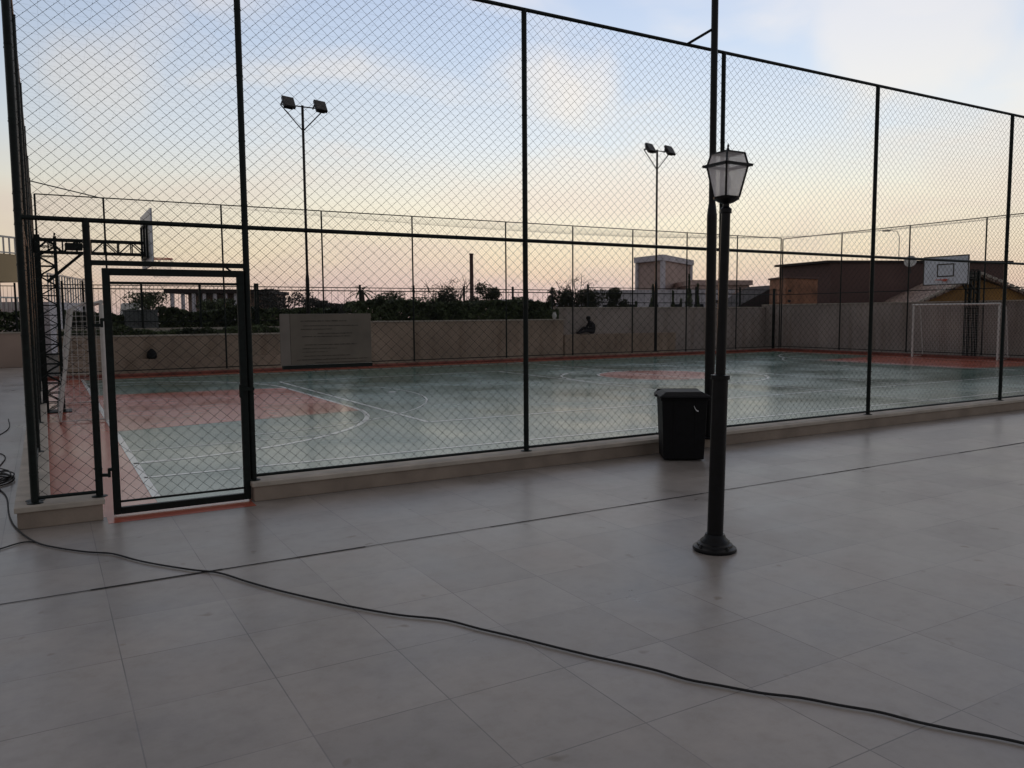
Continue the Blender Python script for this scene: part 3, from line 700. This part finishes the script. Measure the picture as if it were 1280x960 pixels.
# seated person
def person():
    e_pos = V(20.95,20.42,.97)
    bm = bmesh.new(); me = bpy.data.meshes.new('person')
    P = {'pelvis':(0,0,.13),'belly':(-.02,0,.27),'chest':(-.09,0,.42),'neck':(-.20,0,.55),'chin':(-.24,0,.60),'head':(-.27,0,.67),'crown':(-.27,0,.75),
         'hipL':(-.05,-.10,.11),'kneeL':(-.46,-.14,.16),'ankL':(-.86,-.14,.07),'toeL':(-.93,-.16,.13),
         'hipR':(-.05,.10,.11),'kneeR':(-.40,.16,.30),'ankR':(-.70,.14,.07),'toeR':(-.80,.14,.08),
         'shL':(-.12,-.17,.46),'elL':(-.20,-.22,.27),'haL':(-.38,-.15,.27),'fiL':(-.44,-.12,.28),
         'shR':(-.12,.17,.46),'elR':(-.24,.21,.28),'haR':(-.40,.10,.30),'fiR':(-.46,.09,.30)}
    rad = {'pelvis':.15,'belly':.135,'chest':.15,'neck':.06,'chin':.07,'head':.095,'crown':.065,'hipL':.10,'hipR':.10,'kneeL':.07,'kneeR':.07,'ankL':.045,'ankR':.045,'toeL':.04,'toeR':.04,
           'shL':.07,'shR':.07,'elL':.048,'elR':.048,'haL':.034,'haR':.034,'fiL':.026,'fiR':.026}
    E_ = [('pelvis','belly'),('belly','chest'),('chest','neck'),('neck','chin'),('chin','head'),('head','crown')]
    for s in 'LR': E_ += [('pelvis','hip'+s),('hip'+s,'knee'+s),('knee'+s,'ank'+s),('ank'+s,'toe'+s),('chest','sh'+s),('sh'+s,'el'+s),('el'+s,'ha'+s),('ha'+s,'fi'+s)]
    ks = list(P); me.from_pydata([P[k] for k in ks], [(ks.index(a), ks.index(b)) for a, b in E_], [])
    o = bpy.data.objects.new('person', me); col.objects.link(o); o.location = e_pos
    me.materials.append(M['cloth'])
    sk = o.modifiers.new('skin', 'SKIN'); sv = me.skin_vertices[0].data
    for i, k in enumerate(ks): sv[i].radius = (rad[k], rad[k]); sv[i].use_root = (k == 'pelvis')
    o.modifiers.new('sub', 'SUBSURF').levels = 2; o.modifiers['sub'].render_levels = 2
    tag(o, 'person in dark clothes sitting on the ledge with legs stretched out, head bowed', 'person')
    h = MB(); h.lathe(tuple(e_pos+V(-.262,0,.655)), [(.085,0),(.102,.03),(.105,.07),(.085,.115),(.03,.135)], 16); h.build('hair', M['bin'], o, smooth=True)
person()

# tall rail fence on the boundary
def rail_fence(pts, y, z0, z1, label, pick=.13):
    xs = sorted(pts); e = empty('railing', (xs[0],y,0), label, 'railing', 'dark railings on the boundary')
    for x in xs:
        b = MB(); b.bar((x,y,z0),(x,y,z1+.12), .07); b.build('post', M['green_paint'], e)
    for z in (z1, z0+.25):
        b = MB(); b.bar((xs[0],y,z),(xs[-1],y,z), .03); b.build('rail', M['green_paint'], e)
    b = MB(); x = xs[0]
    while x < xs[-1]: b.bar((x,y,z0+.1),(x,y,z1), .010); x += pick
    b.build('pickets', M['green_paint'], e)
def xs_at(us, Y): return [atY(u, 370, Y).x for u in us]
rail_fence(xs_at([78,104,177,250,319], 21.7), 21.7, 1.45, 2.92, 'dark picket railing behind the hedge, seen through and beside the gate')
rail_fence(xs_at([322,450,517,580,641,690], 21.7), 21.7, 1.45, 2.92, 'dark railing above the hedge in the middle, right of the notice board', .25)
rail_fence(xs_at([735,817,870,925,978], 21.1), 21.1, 2.1, 3.02, 'dark railing on top of the grey boundary wall', .4)
rail_fence(xs_at([-120,-60,19], 27.35), 27.35, 1.33, 3.05, 'dark railing on the outside wall at far left')
# stout post at the corner of the far fence
b = MB(); b.bar((31.3,19.6,.0),(31.3,19.6,3.0), .10); b.box((31.2,19.5,3.0),(31.4,19.7,3.02)); tag(b.build('corner_post', M['green_paint'], None, .004), 'stout dark post at the far right corner of the court', 'post')

# ------------------------------------------------------------------ vegetation
def leaves(mb, fn, n, size, rnd):
    for _ in range(n):
        p = fn(); s = size*rnd.uniform(.6,1.3)
        a = V(rnd.gauss(0,1),rnd.gauss(0,1),rnd.gauss(0,1)).normalized(); b = a.cross(V(rnd.gauss(0,1),rnd.gauss(0,1),rnd.gauss(0,1))).normalized()
        mb.poly([p-a*s-b*s*.4, p+b*s*.5, p+a*s, p-b*s*.6])
def hedge(x0, x1, y0, y1, z0, z1, label, n, size=.09, matn='leaf', seed=1, rough=.22):
    rnd = random.Random(seed); mb = MB()
    import mathutils
    def top(x): return z1 + rough*mathutils.noise.noise(V(x*.7,seed,0)) + rough*.6*mathutils.noise.noise(V(x*2.7,seed,3))
    def fn():
        x = rnd.uniform(x0,x1); t = top(x); f = rnd.random()
        if f < .5: return V(x, y0+abs(rnd.gauss(0,.12)), rnd.uniform(z0,t))
        if f < .85: return V(x, rnd.uniform(y0,y1), t-abs(rnd.gauss(0,.08)))
        return V(x, rnd.uniform(y0,y1), rnd.uniform(z0,t))
    leaves(mb, fn, n, size, rnd)
    e = empty('hedge', ((x0+x1)/2,(y0+y1)/2,z0), label, 'hedge', 'clipped hedges behind the boundary walls')
    mb.build('foliage', M[matn], e)
    st = MB()
    k = x0+.3
    while k < x1: st.tube([(k,(y0+y1)/2,z0-.1),(k+rnd.uniform(-.1,.1),(y0+y1)/2,z1-.2)], [.03,.015], 5); k += .6
    st.build('stems', M['bark'], e)
hedge(.6,10.2,20.62,21.5,1.15,1.45,'low dark hedge strip in the planter left of the notice board', 7000, .06, seed=2)
hedge(.8,3.05,21.95,22.9,1.4,2.02,'short dark hedge piece left of the grey rendered block', 2400, .09, seed=3)
hedge(3.6,10.0,21.95,22.9,1.4,2.12,'taller dark hedge behind the planter wall, right of the grey rendered block', 7000, .09, seed=8)
hedge(10.2,19.0,20.75,22.2,1.5,2.35,'long dark hedge above the middle wall', 14000, .09, seed=4, rough=.4)
hedge(18.0,19.3,20.62,21.6,1.6,2.0,'small dark bush clump at the left end of the grey wall', 2600, .07, seed=5)
hedge(-14,-.2,27.6,28.6,1.3,2.05,'dark hedge on top of the outside wall at far left', 7000, .1, seed=6)
b = MB(); pv = atY(693,403,20.45); b.lathe((pv.x,20.45,1.65), [(.06,0),(.09,.05),(.10,.16),(.06,.26),(.075,.30)], 16); tag(b.build('vase', M['white'], None, smooth=True), 'small white vase on top of the middle wall', 'vase')

def tree(u, vtop, vbot, z, wpx, label, seed, matn='leaf2', n=2200, kind='tree', zg=None, flat=1.0, dens=1.0, size=None):
    """a tree whose crown centre column is at pixel column u of the photograph, at depth z"""
    rnd = random.Random(seed); base = at(u, 393, z); top = at(u, vtop, z).z; bot = at(u, vbot, z).z
    r = wpx*z/F_PX/2; h = max(top-bot, .5); c_ = V(base.x, base.y, 0)
    e = empty(kind, c_, label, 'tree', 'trees and bushes beyond the boundary')
    t = MB(); tr = max(.06, r*.06)
    t.tube([c_, c_+V(.05*r,0,bot*.5+.2), c_+V(0,.05*r,bot+h*.55)], [tr*1.5,tr,tr*.4], 7)
    blobs = []
    for i in range(9 if r > 1 else 6):
        a = rnd.uniform(0,2*pi); q = rnd.uniform(.1,.75)
        p = c_+V(r*q*cos(a), r*q*sin(a), bot+h*rnd.uniform(.3,.8)); rb = r*rnd.uniform(.28,.5); blobs.append((p, rb, min(h*.45, rb*1.0)))
        t.tube([c_+V(0,0,max(.3,bot*.9)), (c_+V(0,0,bot)+p)/2, p], [tr*.5,tr*.3,tr*.1], 5, False)
    t.build('trunk', M['bark'], e)
    mb = MB()
    def fn():
        p, rb, hb = rnd.choice(blobs); d = V(rnd.gauss(0,1),rnd.gauss(0,1),rnd.gauss(0,1)).normalized()*(rnd.random()**.4)
        q = p+V(d.x*rb, d.y*rb, d.z*hb*flat); q.z = min(q.z, top); return q
    leaves(mb, fn, int(n*dens), size or z*1.5/F_PX, rnd); mb.build('crown', M[matn], e)
tree(355,362,392,62,70,'grey green rounded tree behind the railing above the notice board, left side',11,'leaf3')
tree(395,372,392,60,40,'small dull bush tree just right of the left floodlight mast',12,'leaf3')
tree(335,360,392,70,40,'hazy tree right beside the gate post skyline',13,'leaf3')
tree(485,364,400,48,62,'dark bushy tree right of the palm',14,'leaf')
tree(520,372,400,45,60,'dark low tree left of the sunset glow',15,'leaf')
tree(560,358,398,50,46,'feathery tree beside the tall dark chimney post',16,'leaf2',1500)
tree(612,352,395,55,46,'round topped tree just right of the tall dark chimney post',17,'leaf2')
tree(650,372,398,52,50,'low dark tree behind the fence post in the middle',18,'leaf')
tree(706,358,392,50,46,'olive bush tree left of the pale building, nearest the middle',19,'leaf2')
tree(738,362,392,50,46,'olive bush tree left of the pale building, second from it',20,'leaf2')
tree(770,360,390,50,40,'olive bush tree touching the pale building',21,'leaf2')
tree(185,366,392,55,56,'dome shaped dark bush seen through the gate, left half',22,'leaf')
tree(270,374,392,55,50,'dark bush seen through the gate, right half',23,'leaf')
tree(425,380,394,60,34,'tiny dark bush under the palm skyline',24,'leaf3')
def bare(u, vtop, z, label, seed):
    rnd = random.Random(seed); base = at(u, 393, z); c_ = V(base.x, base.y, 0); H = at(u, vtop, z).z
    e = empty('bare_tree', c_, label, 'tree', 'trees and bushes beyond the boundary'); t = MB()
    t.tube([c_, c_+V(0,0,H*.55)], [.16,.09], 7); t.build('trunk', M['bark'], e)
    t = MB()
    for i in range(9):
        a = rnd.uniform(0,2*pi); z0 = H*rnd.uniform(.3,.6); p = c_+V(0,0,z0); s = rnd.uniform(.5,1.5)
        q = c_+V(cos(a)*s, sin(a)*s, H*rnd.uniform(.75,1.0)); t.tube([p, (p+q)/2+V(0,0,.15), q], [.035,.022,.010], 5, False)
        for _ in range(4):
            k = p.lerp(q, rnd.uniform(.4,1)); t.tube([k, k+V(rnd.uniform(-.5,.5),rnd.uniform(-.5,.5),rnd.uniform(.1,.6))], [.02,.01], 4, False)
    t.build('branches', M['bark'], e)
    mb = MB(); leaves(mb, lambda: c_+V(rnd.gauss(0,.8),rnd.gauss(0,.8),H*rnd.uniform(.6,.97)), 260, .06, rnd); mb.build('leaves', M['leaf3'], e)
bare(722,347,50,'thin nearly bare tree above the olive bushes',31)
bare(545,355,52,'thin nearly bare tree on the sunset skyline',32)
bare(572,347,54,'leafless thin tree just left of the tall dark chimney post',33)
def palm(u, vtop, z):
    base = at(u, 393, z); c_ = V(base.x, base.y, 0); H = at(u, vtop, z).z; rnd = random.Random(9)
    e = empty('palm_tree', c_, 'small palm standing above the hedge skyline, left of the middle', 'palm tree')
    t = MB(); t.tube([c_, c_+V(.1,0,H*.5), c_+V(0,0,H-.6)], [.2,.14,.13], 8); t.build('trunk', M['bark'], e)
    f = MB()
    for i in range(18):
        a = 2*pi*i/18+rnd.uniform(-.2,.2); el_ = rnd.uniform(-.3,1.2); d = V(cos(a)*cos(el_), sin(a)*cos(el_), sin(el_)); p = c_+V(0,0,H-.6); w_ = V(-sin(a),cos(a),0)
        prev = p
        for k in range(1, 6):
            q = p+d*.22*k+V(0,0,-.022*k*k); wd = .10*(1-abs(k-2.5)/4)
            f.poly([prev-w_*wd, prev+w_*wd, q+w_*wd*.8+V(0,0,-.03), q-w_*wd*.8+V(0,0,-.03)]); prev = q
    f.build('fronds', M['leaf'], e)
palm(453,352,48)

def cypress(u, vtop, z, wpx, label, seed):
    rnd = random.Random(seed); base = at(u, 393, z); c_ = V(base.x, base.y, 0); H = at(u, vtop, z).z; r = wpx*z/F_PX/2
    e = empty('cypress', c_, label, 'tree', 'narrow cypresses in front of the pale buildings')
    t = MB(); t.tube([c_, c_+V(0,0,H*.9)], [.08,.03], 6); t.build('trunk', M['bark'], e)
    mb = MB()
    def fn():
        k = rnd.random(); a = rnd.uniform(0,2*pi); q = r*(sin(min(1, k*1.15+.12)*pi)**.5)*rnd.uniform(.5,1); return c_+V(q*cos(a), q*sin(a), H*(.08+.92*k))
    leaves(mb, fn, 900, .10, rnd); mb.build('crown', M['leaf'], e)
cypress(861,343,62,11,'tallest dark cypress at the right edge of the pale pink block',41)
cypress(872,355,60,6,'narrow dark cypress just right of the tallest one',42)
cypress(841,364,60,6,'small dark cypress in front of the white wall, left of the tallest one',43)
cypress(851,374,58,6,'very small dark shrub between two cypresses',44)
cypress(795,377,58,4,'tiny dark shrub at the left of the white wall',45)
cypress(816,356,58,10,'dark cypress directly behind the right floodlight mast',46)

# ------------------------------------------------------------------ background buildings
def prism(mb, pts, z0, z1):
    n = len(mb.v); k = len(pts); mb.v += [(p[0],p[1],z0) for p in pts]+[(p[0],p[1],z1) for p in pts]
    mb.f.append(tuple(n+i for i in range(k))[::-1]); mb.f.append(tuple(n+k+i for i in range(k)))
    for i in range(k): j = (i+1) % k; mb.f.append((n+i, n+j, n+k+j, n+k+i))
def corners(uL, zL, uN, zN, uR, zR_):
    L_ = at(uL,393,zL); N_ = at(uN,393,zN); R_ = at(uR,393,zR_); B = L_+R_-N_
    return [V(p.x,p.y,0) for p in (N_, R_, B, L_)]
def grow(pts, d):
    c_ = sum(pts, V(0,0,0))/len(pts); return [p+(p-c_).normalized()*d for p in pts]
def window(e, a, b, s0, s1, z0, z1, m_='darkglass', fm='whitewall'):
    """framed window on the wall line a-b, s along it in metres"""
    d = (b-a).normalized(); n_ = V(d.y,-d.x,0); q = MB()
    p0 = a+d*s0+n_*.03; p1 = a+d*s1+n_*.03
    q.hexa([p0+V(0,0,z0), p1+V(0,0,z0), p1-n_*.05+V(0,0,z0), p0-n_*.05+V(0,0,z0), p0+V(0,0,z1), p1+V(0,0,z1), p1-n_*.05+V(0,0,z1), p0-n_*.05+V(0,0,z1)])
    w_ = q.build('window', M[fm], e); i = .08; q = MB()
    p0 = a+d*(s0+i)+n_*.035; p1 = a+d*(s1-i)+n_*.035
    q.hexa([p0+V(0,0,z0+i), p1+V(0,0,z0+i), p1-n_*.02+V(0,0,z0+i), p0-n_*.02+V(0,0,z0+i), p0+V(0,0,z1-i), p1+V(0,0,z1-i), p1-n_*.02+V(0,0,z1-i), p0-n_*.02+V(0,0,z1-i)])
    q.build('pane', M[m_], w_)
M['darkglass'] = mat('dark window glass', (.03,.035,.04), .15, 0, .1, 1)
# pale pink block with pitched white cornice
def pink():
    c_ = corners(797,80,828,76,862,84); zt = at(828,326,76).z; zf = at(828,319,76).z
    e = empty('pale_building', c_[0], 'pale pink block with a thick white shallow roof edge, above the white wall', 'building')
    b = MB(); prism(b, c_, 0, zt); b.build('wall', M['pinkwall'], e)
    b = MB(); g_ = grow(c_, .55); prism(b, g_, zt+.01, zf); b.build('cornice', M['whitewall'], e)
    b = MB(); ctr = sum(g_, V(0,0,0))/4; n = len(b.v); zz = zf+.01
    for i in range(4): b.poly([g_[i]+V(0,0,zz), g_[(i+1) % 4]+V(0,0,zz), ctr+V(0,0,zz+.45)])
    b.build('roof', M['whitewall'], e)
    gg = grow(c_, .03)
    for i in (0, 1, 3): b = MB(); b.bar(gg[i], gg[i]+V(0,0,zt), .35); b.build('corner_pilaster', M['whitewall'], e)
    return e
pink()
def lowbuilding(uL, uR, v1, z, label, m_, rm, over=.4, th=.35, dz=6, wins=0):
    a = at(uL,393,z); b_ = at(uR,393,z+1.5); a.z = b_.z = 0; n_ = V(FW.x,FW.y,0).normalized()*dz; pts = [a, b_, b_+n_, a+n_]; zt = at((uL+uR)/2,v1,z).z
    e = empty('low_building', a, label, 'building'); b = MB(); prism(b, pts, 0, zt-th); b.build('wall', M[m_], e)
    b = MB(); prism(b, grow(pts, over), zt-th+.01, zt); b.build('roof', M[rm], e)
    Lw = (b_-a).length
    for i in range(wins):
        s = Lw*(i+.5)/wins; window(e, a, b_, s-.5, s+.5, 1.6, 2.7)
    return e
lowbuilding(745,915,362,66,'long low white building below the pale pink block','whitewall','whitewall',.2,.3,7,6)
lowbuilding(866,936,350,72,'low pink house with a flat projecting roof, behind the street lamp','pinkwall','pinkwall',.35,.45,7,2)
lowbuilding(905,975,374,62,'low whitish wall-like house left of the brown building','whitewall','darkroof',.2,.2,4,2)
# large brown building
def brown():
    c_ = corners(973,50,1037,46,1257,47.5); zt = at(1037,329,46).z
    e = empty('brown_building', c_[0], 'large dark brown flat-topped building behind the end wall', 'building')
    b = MB(); prism(b, c_, 0, zt); b.build('wall', M['brownwall'], e)
    b = MB(); prism(b, grow(c_, .3), zt+.01, zt+.14); b.build('roof', M['darkroof'], e)
    b = MB(); p = [at(972,356,49), at(972,392,49), at(918,385,49)]; q = [k+V(1.2,3.5,0) for k in p]
    n = 0; b.v += [tuple(k) for k in p+q]; b.f += [(0,1,2),(5,4,3),(0,2,5,3),(2,1,4,5),(1,0,3,4)]; b.build('side_roof', M['darkroof'], e)
brown()
def brickhouse():
    a = at(981,393,41); b_ = at(1021,393,42.5); a.z = b_.z = 0; n_ = V(FW.x,FW.y,0).normalized()*2.5; pts = [a,b_,b_+n_,a+n_]; zt = at(1000,346,41.5).z
    e = empty('brick_outbuilding', a, 'small orange brown brick outbuilding in front of the brown building', 'building')
    b = MB(); prism(b, pts, 0, zt-.1); b.build('wall', M['brick'], e); b = MB(); prism(b, grow(pts,.1), zt-.09, zt); b.build('roof', M['brownwall'], e)
    window(e, a, b_, .1, .5, at(985,367,41).z, at(985,360,41).z, 'darkglass', 'brick')
    window(e, a, b_, .1, .5, at(985,380,41).z, at(985,373,41).z, 'darkglass', 'brick')
brickhouse()
def mustard():
    # gable end faces us; ridge runs back to the left
    gl = at(1140,381,39); gr = at(1312,381,37.5); pk = at(1224,343,38.3); bl = at(1052,384,46); 
    ridge = at(1160,341,46)-pk; ridge = V(ridge.x, ridge.y, 0)
    e = empty('mustard_house', V(gl.x,gl.y,0), 'mustard gabled house with pale clay tile roof behind the right backboard', 'building')
    L0 = V(gl.x,gl.y,gl.z); R0_ = V(gr.x,gr.y,gl.z)
    b = MB(); P = [V(L0.x,L0.y,0), V(R0_.x,R0_.y,0), R0_, pk-V(0,0,.22), L0]; Q = [p+ridge for p in P]
    b.v += [tuple(k) for k in P+Q]; b.f += [(0,1,2,3,4),(9,8,7,6,5)]+[(i,(i+5),((i+1) % 5)+5,(i+1) % 5) for i in range(5)]; b.build('wall', M['mustard'], e)
    f = -ridge.normalized()*.35
    for s, nm in ((L0,'roof_slope'),(R0_,'roof_slope')):
        ov = (s-pk)*.10; a0 = pk+f; a1 = s+ov+f; b1 = s+ov+ridge; b0 = pk+ridge; u_ = V(0,0,.12)
        q = MB(); q.hexa([a0-u_,a1-u_,b1-u_,b0-u_,a0,a1,b1,b0]); q.build(nm, M['tiles'], e)
    q = MB()
    for s in (L0, R0_):
        a1 = s+(s-pk)*.10
        nn = 14
        for i in range(nn): q.bar((pk+f*1.05).lerp(a1+f*1.05, i/nn)+V(0,0,.04), (pk+f*1.05).lerp(a1+f*1.05, (i+.75)/nn)+V(0,0,.04), .12)
    q.build('verge_tiles', M['coping'], e)
mustard()
# satellite dish on the brown building
def dish():
    p = at(1138,334,45.4); e = empty('satellite_dish', p-V(0,0,.3), 'small pale satellite dish on the roof edge of the brown building', 'dish')
    b = MB(); b.tube([p-V(0,0,.35), p+V(0,0,.15)], .03, 8); b.build('pole', M['galv'], e)
    T = Matrix.Translation(p+V(0,0,.3)) @ (-ray(1138,330)+V(-.5,0,.5)).normalized().to_track_quat('Z','Y').to_matrix().to_4x4()
    b = MB(); b.lathe((0,0,0), [(.02,0),(.15,.02),(.27,.06),(.33,.10),(.33,.115),(.27,.075),(.02,.015)], 20); b.v = [tuple(T@Vector(v)) for v in b.v]; b.build('reflector', M['white'], e, smooth=True)
    b = MB(); b.tube([T@V(0,-.3,.08), T@V(0,0,.35)], .015, 6); b.build('feed_arm', M['galv'], e)
dish()
def slamp():
    p = at(1121,393,58); H = at(1121,290,58).z; c_ = V(p.x,p.y,0)
    e = empty('street_light', c_, 'thin distant street light rising above the brown building', 'street light')
    d = V(-R0.x,-R0.y,0)
    b = MB(); b.tube([c_, c_+V(0,0,H-.4), c_+V(0,0,H)+d*.2, c_+V(0,0,H+.05)+d*.7], [.03,.025,.02,.02], 7); b.build('pole', M['galv'], e)
    b = MB(); k = c_+V(0,0,H+.03)+d*.7; b.bar(k, k+d*.5, .16, .08); b.build('lamp_head', M['galv'], e)
slamp()
# tall dark chimney post
b = MB(); p = at(590,393,58); c_ = V(p.x,p.y,0); H = at(590,319,58).z
b.tube([c_, c_+V(0,0,H)], [.16,.13], 10); b.lathe(tuple(c_+V(0,0,H)), [(.17,0),(.17,.08),(.1,.1)], 10)
tag(b.build('chimney', M['brownwall'], None, smooth=True), 'tall thin dark brown chimney post against the sunset', 'chimney')
# block behind the hedge seen through the gate
b = MB(); p0 = atY(156,400,21.8); p1 = atY(198,400,21.8); b.box((p0.x,21.83,1.3),(p1.x,22.5,2.06)); b.box((p0.x-.03,21.80,2.062),(p1.x+.03,22.53,2.10)); tag(b.build('utility_block', M['greyblock'], None, .02), 'plain grey rendered block standing in the hedge behind the gate', 'block')
# pavilion far behind
def pavilion():
    a = at(212,393,60); b_ = at(330,393,62); a.z = b_.z = 0; n_ = V(FW.x,FW.y,0).normalized()*6; zt = at(270,362,60).z
    e = empty('pavilion', a, 'low pavilion with dark flat roof and pale columns seen through the gate', 'building')
    b = MB(); prism(b, grow([a,b_,b_+n_,a+n_],.4), zt-.25, zt); b.build('roof', M['darkroof'], e)
    for i in range(9):
        p = a.lerp(b_, (i+.3)/9); b = MB(); b.bar(p, p+V(0,0,zt-.26), .25); b.build('column', M['whitewall'], e)
    b = MB(); prism(b, [a+n_*.6, b_+n_*.6, b_+n_, a+n_], 0, zt-.26); b.build('wall', M['pinkwall'], e)
pavilion()
# parked van roof
def van():
    p = at(167,393,72); c_ = V(p.x,p.y,0); y = V(R0.x,R0.y,0); x = V(FW.x,FW.y,0).normalized(); zt = at(166,379,72).z
    e = empty('parked_van', c_, 'white vehicle roof showing above the grey block', 'van')
    def hx(mb, x0,y0,x1,y1,X0,Y0,X1,Y1,z0,z1):
        mb.hexa([c_+x*a+y*b+V(0,0,z) for a,b,z in ((x0,y0,z0),(x1,y0,z0),(x1,y1,z0),(x0,y1,z0),(X0,Y0,z1),(X1,Y0,z1),(X1,Y1,z1),(X0,Y1,z1))])
    b = MB(); hx(b,-1.9,-.85,2.1,.85,-1.85,-.85,2.1,.85,.35,1.2); hx(b,-1.3,-.8,2.1,.8,-.8,-.7,1.9,.7,1.2,zt); b.build('body', M['white'], e, .08)
    b = MB(); hx(b,-1.1,-.815,2.0,-.80,-.75,-.735,1.85,-.72,1.25,zt-.12); b.build('windows', M['darkglass'], e)
    for s in (-1.2, 1.4):
        for t in (-.8, .65): b = MB(); q = c_+x*s+y*t+V(0,0,.33); b.tube([q, q+y*.18], .33, 16); b.build('wheel', M['rubber'], e)
van()
# building with yellow balcony at far left
def balcony():
    a = at(-150,393,29.5); b_ = at(27,393,36); a.z = b_.z = 0; d = (b_-a).normalized(); n_ = V(-d.y,d.x,0)*6; z0 = at(10,352,35).z; z1 = at(18,318,35.5).z; z2 = at(18,297,35.5).z
    e = empty('balcony_house', a, 'house with cream yellow balcony front and white railing at the far left', 'building')
    b = MB(); prism(b, [a,b_,b_+n_,a+n_], z0, z1); b.build('balcony', M['yellow'], e)
    m_ = V(d.y,-d.x,0)
    b = MB(); prism(b, [a-m_*1.0,b_-m_*1.0,b_+n_,a+n_], 0, z0-.01); b.build('wall', M['pinkwall'], e)
    b = MB(); Lw = (b_-a).length; k = 0.1
    while k < Lw: p = a+d*k; b.bar(p+V(0,0,z1), p+V(0,0,z2), .07); k += .32
    b.bar(a+V(0,0,z2), b_+V(0,0,z2), .08); b.bar(a+V(0,0,z1+.06), b_+V(0,0,z1+.06), .06); b.build('railing', M['white'], e)
    b = MB(); k = .1
    za = at(10,386,35).z; zb_ = at(10,372,35).z
    while k < Lw: p = a+d*k+m_*.3; b.bar(p+V(0,0,za), p+V(0,0,zb_), .06); k += .3
    b.bar(a+m_*.3+V(0,0,zb_), b_+m_*.3+V(0,0,zb_), .07); b.build('lower_railing', M['white'], e)
balcony()
def lowrail():
    a = at(62,393,40); b_ = at(118,393,46); a.z = b_.z = 0; d = (b_-a).normalized(); n_ = V(-d.y,d.x,0)*5; z0 = at(85,378,42).z; z1 = at(66,342,40).z
    e = empty('terrace_house', a, 'pale house terrace with white picket railing behind the left goal', 'building')
    b = MB(); prism(b, [a,b_,b_+n_,a+n_], 0, z0); b.build('wall', M['whitewall'], e)
    b = MB(); Lw = (b_-a).length; k = 0
    zb_ = at(112,352,46).z
    while k < Lw: p = a+d*k; t = k/Lw; b.bar(p+V(0,0,z0), p+V(0,0,z1+(zb_-z1)*t), .07); k += .35
    b.bar(a+V(0,0,z1), b_+V(0,0,zb_), .08); b.build('railing', M['white'], e)
lowrail()
# low red tiled roofs on the skyline
for u0, u1, v, z, lb in ((398,432,381,68,'distant low house with red brown roof right of the left mast'),(620,664,374,75,'distant white-roofed house behind the middle hedge'),(690,735,378,78,'distant pale wall behind the olive bushes')):
    lowbuilding(u0,u1,v,z,lb,'pinkwall' if u0 != 620 else 'whitewall','brick' if u0 == 398 else 'whitewall',.3,.3,5,2)
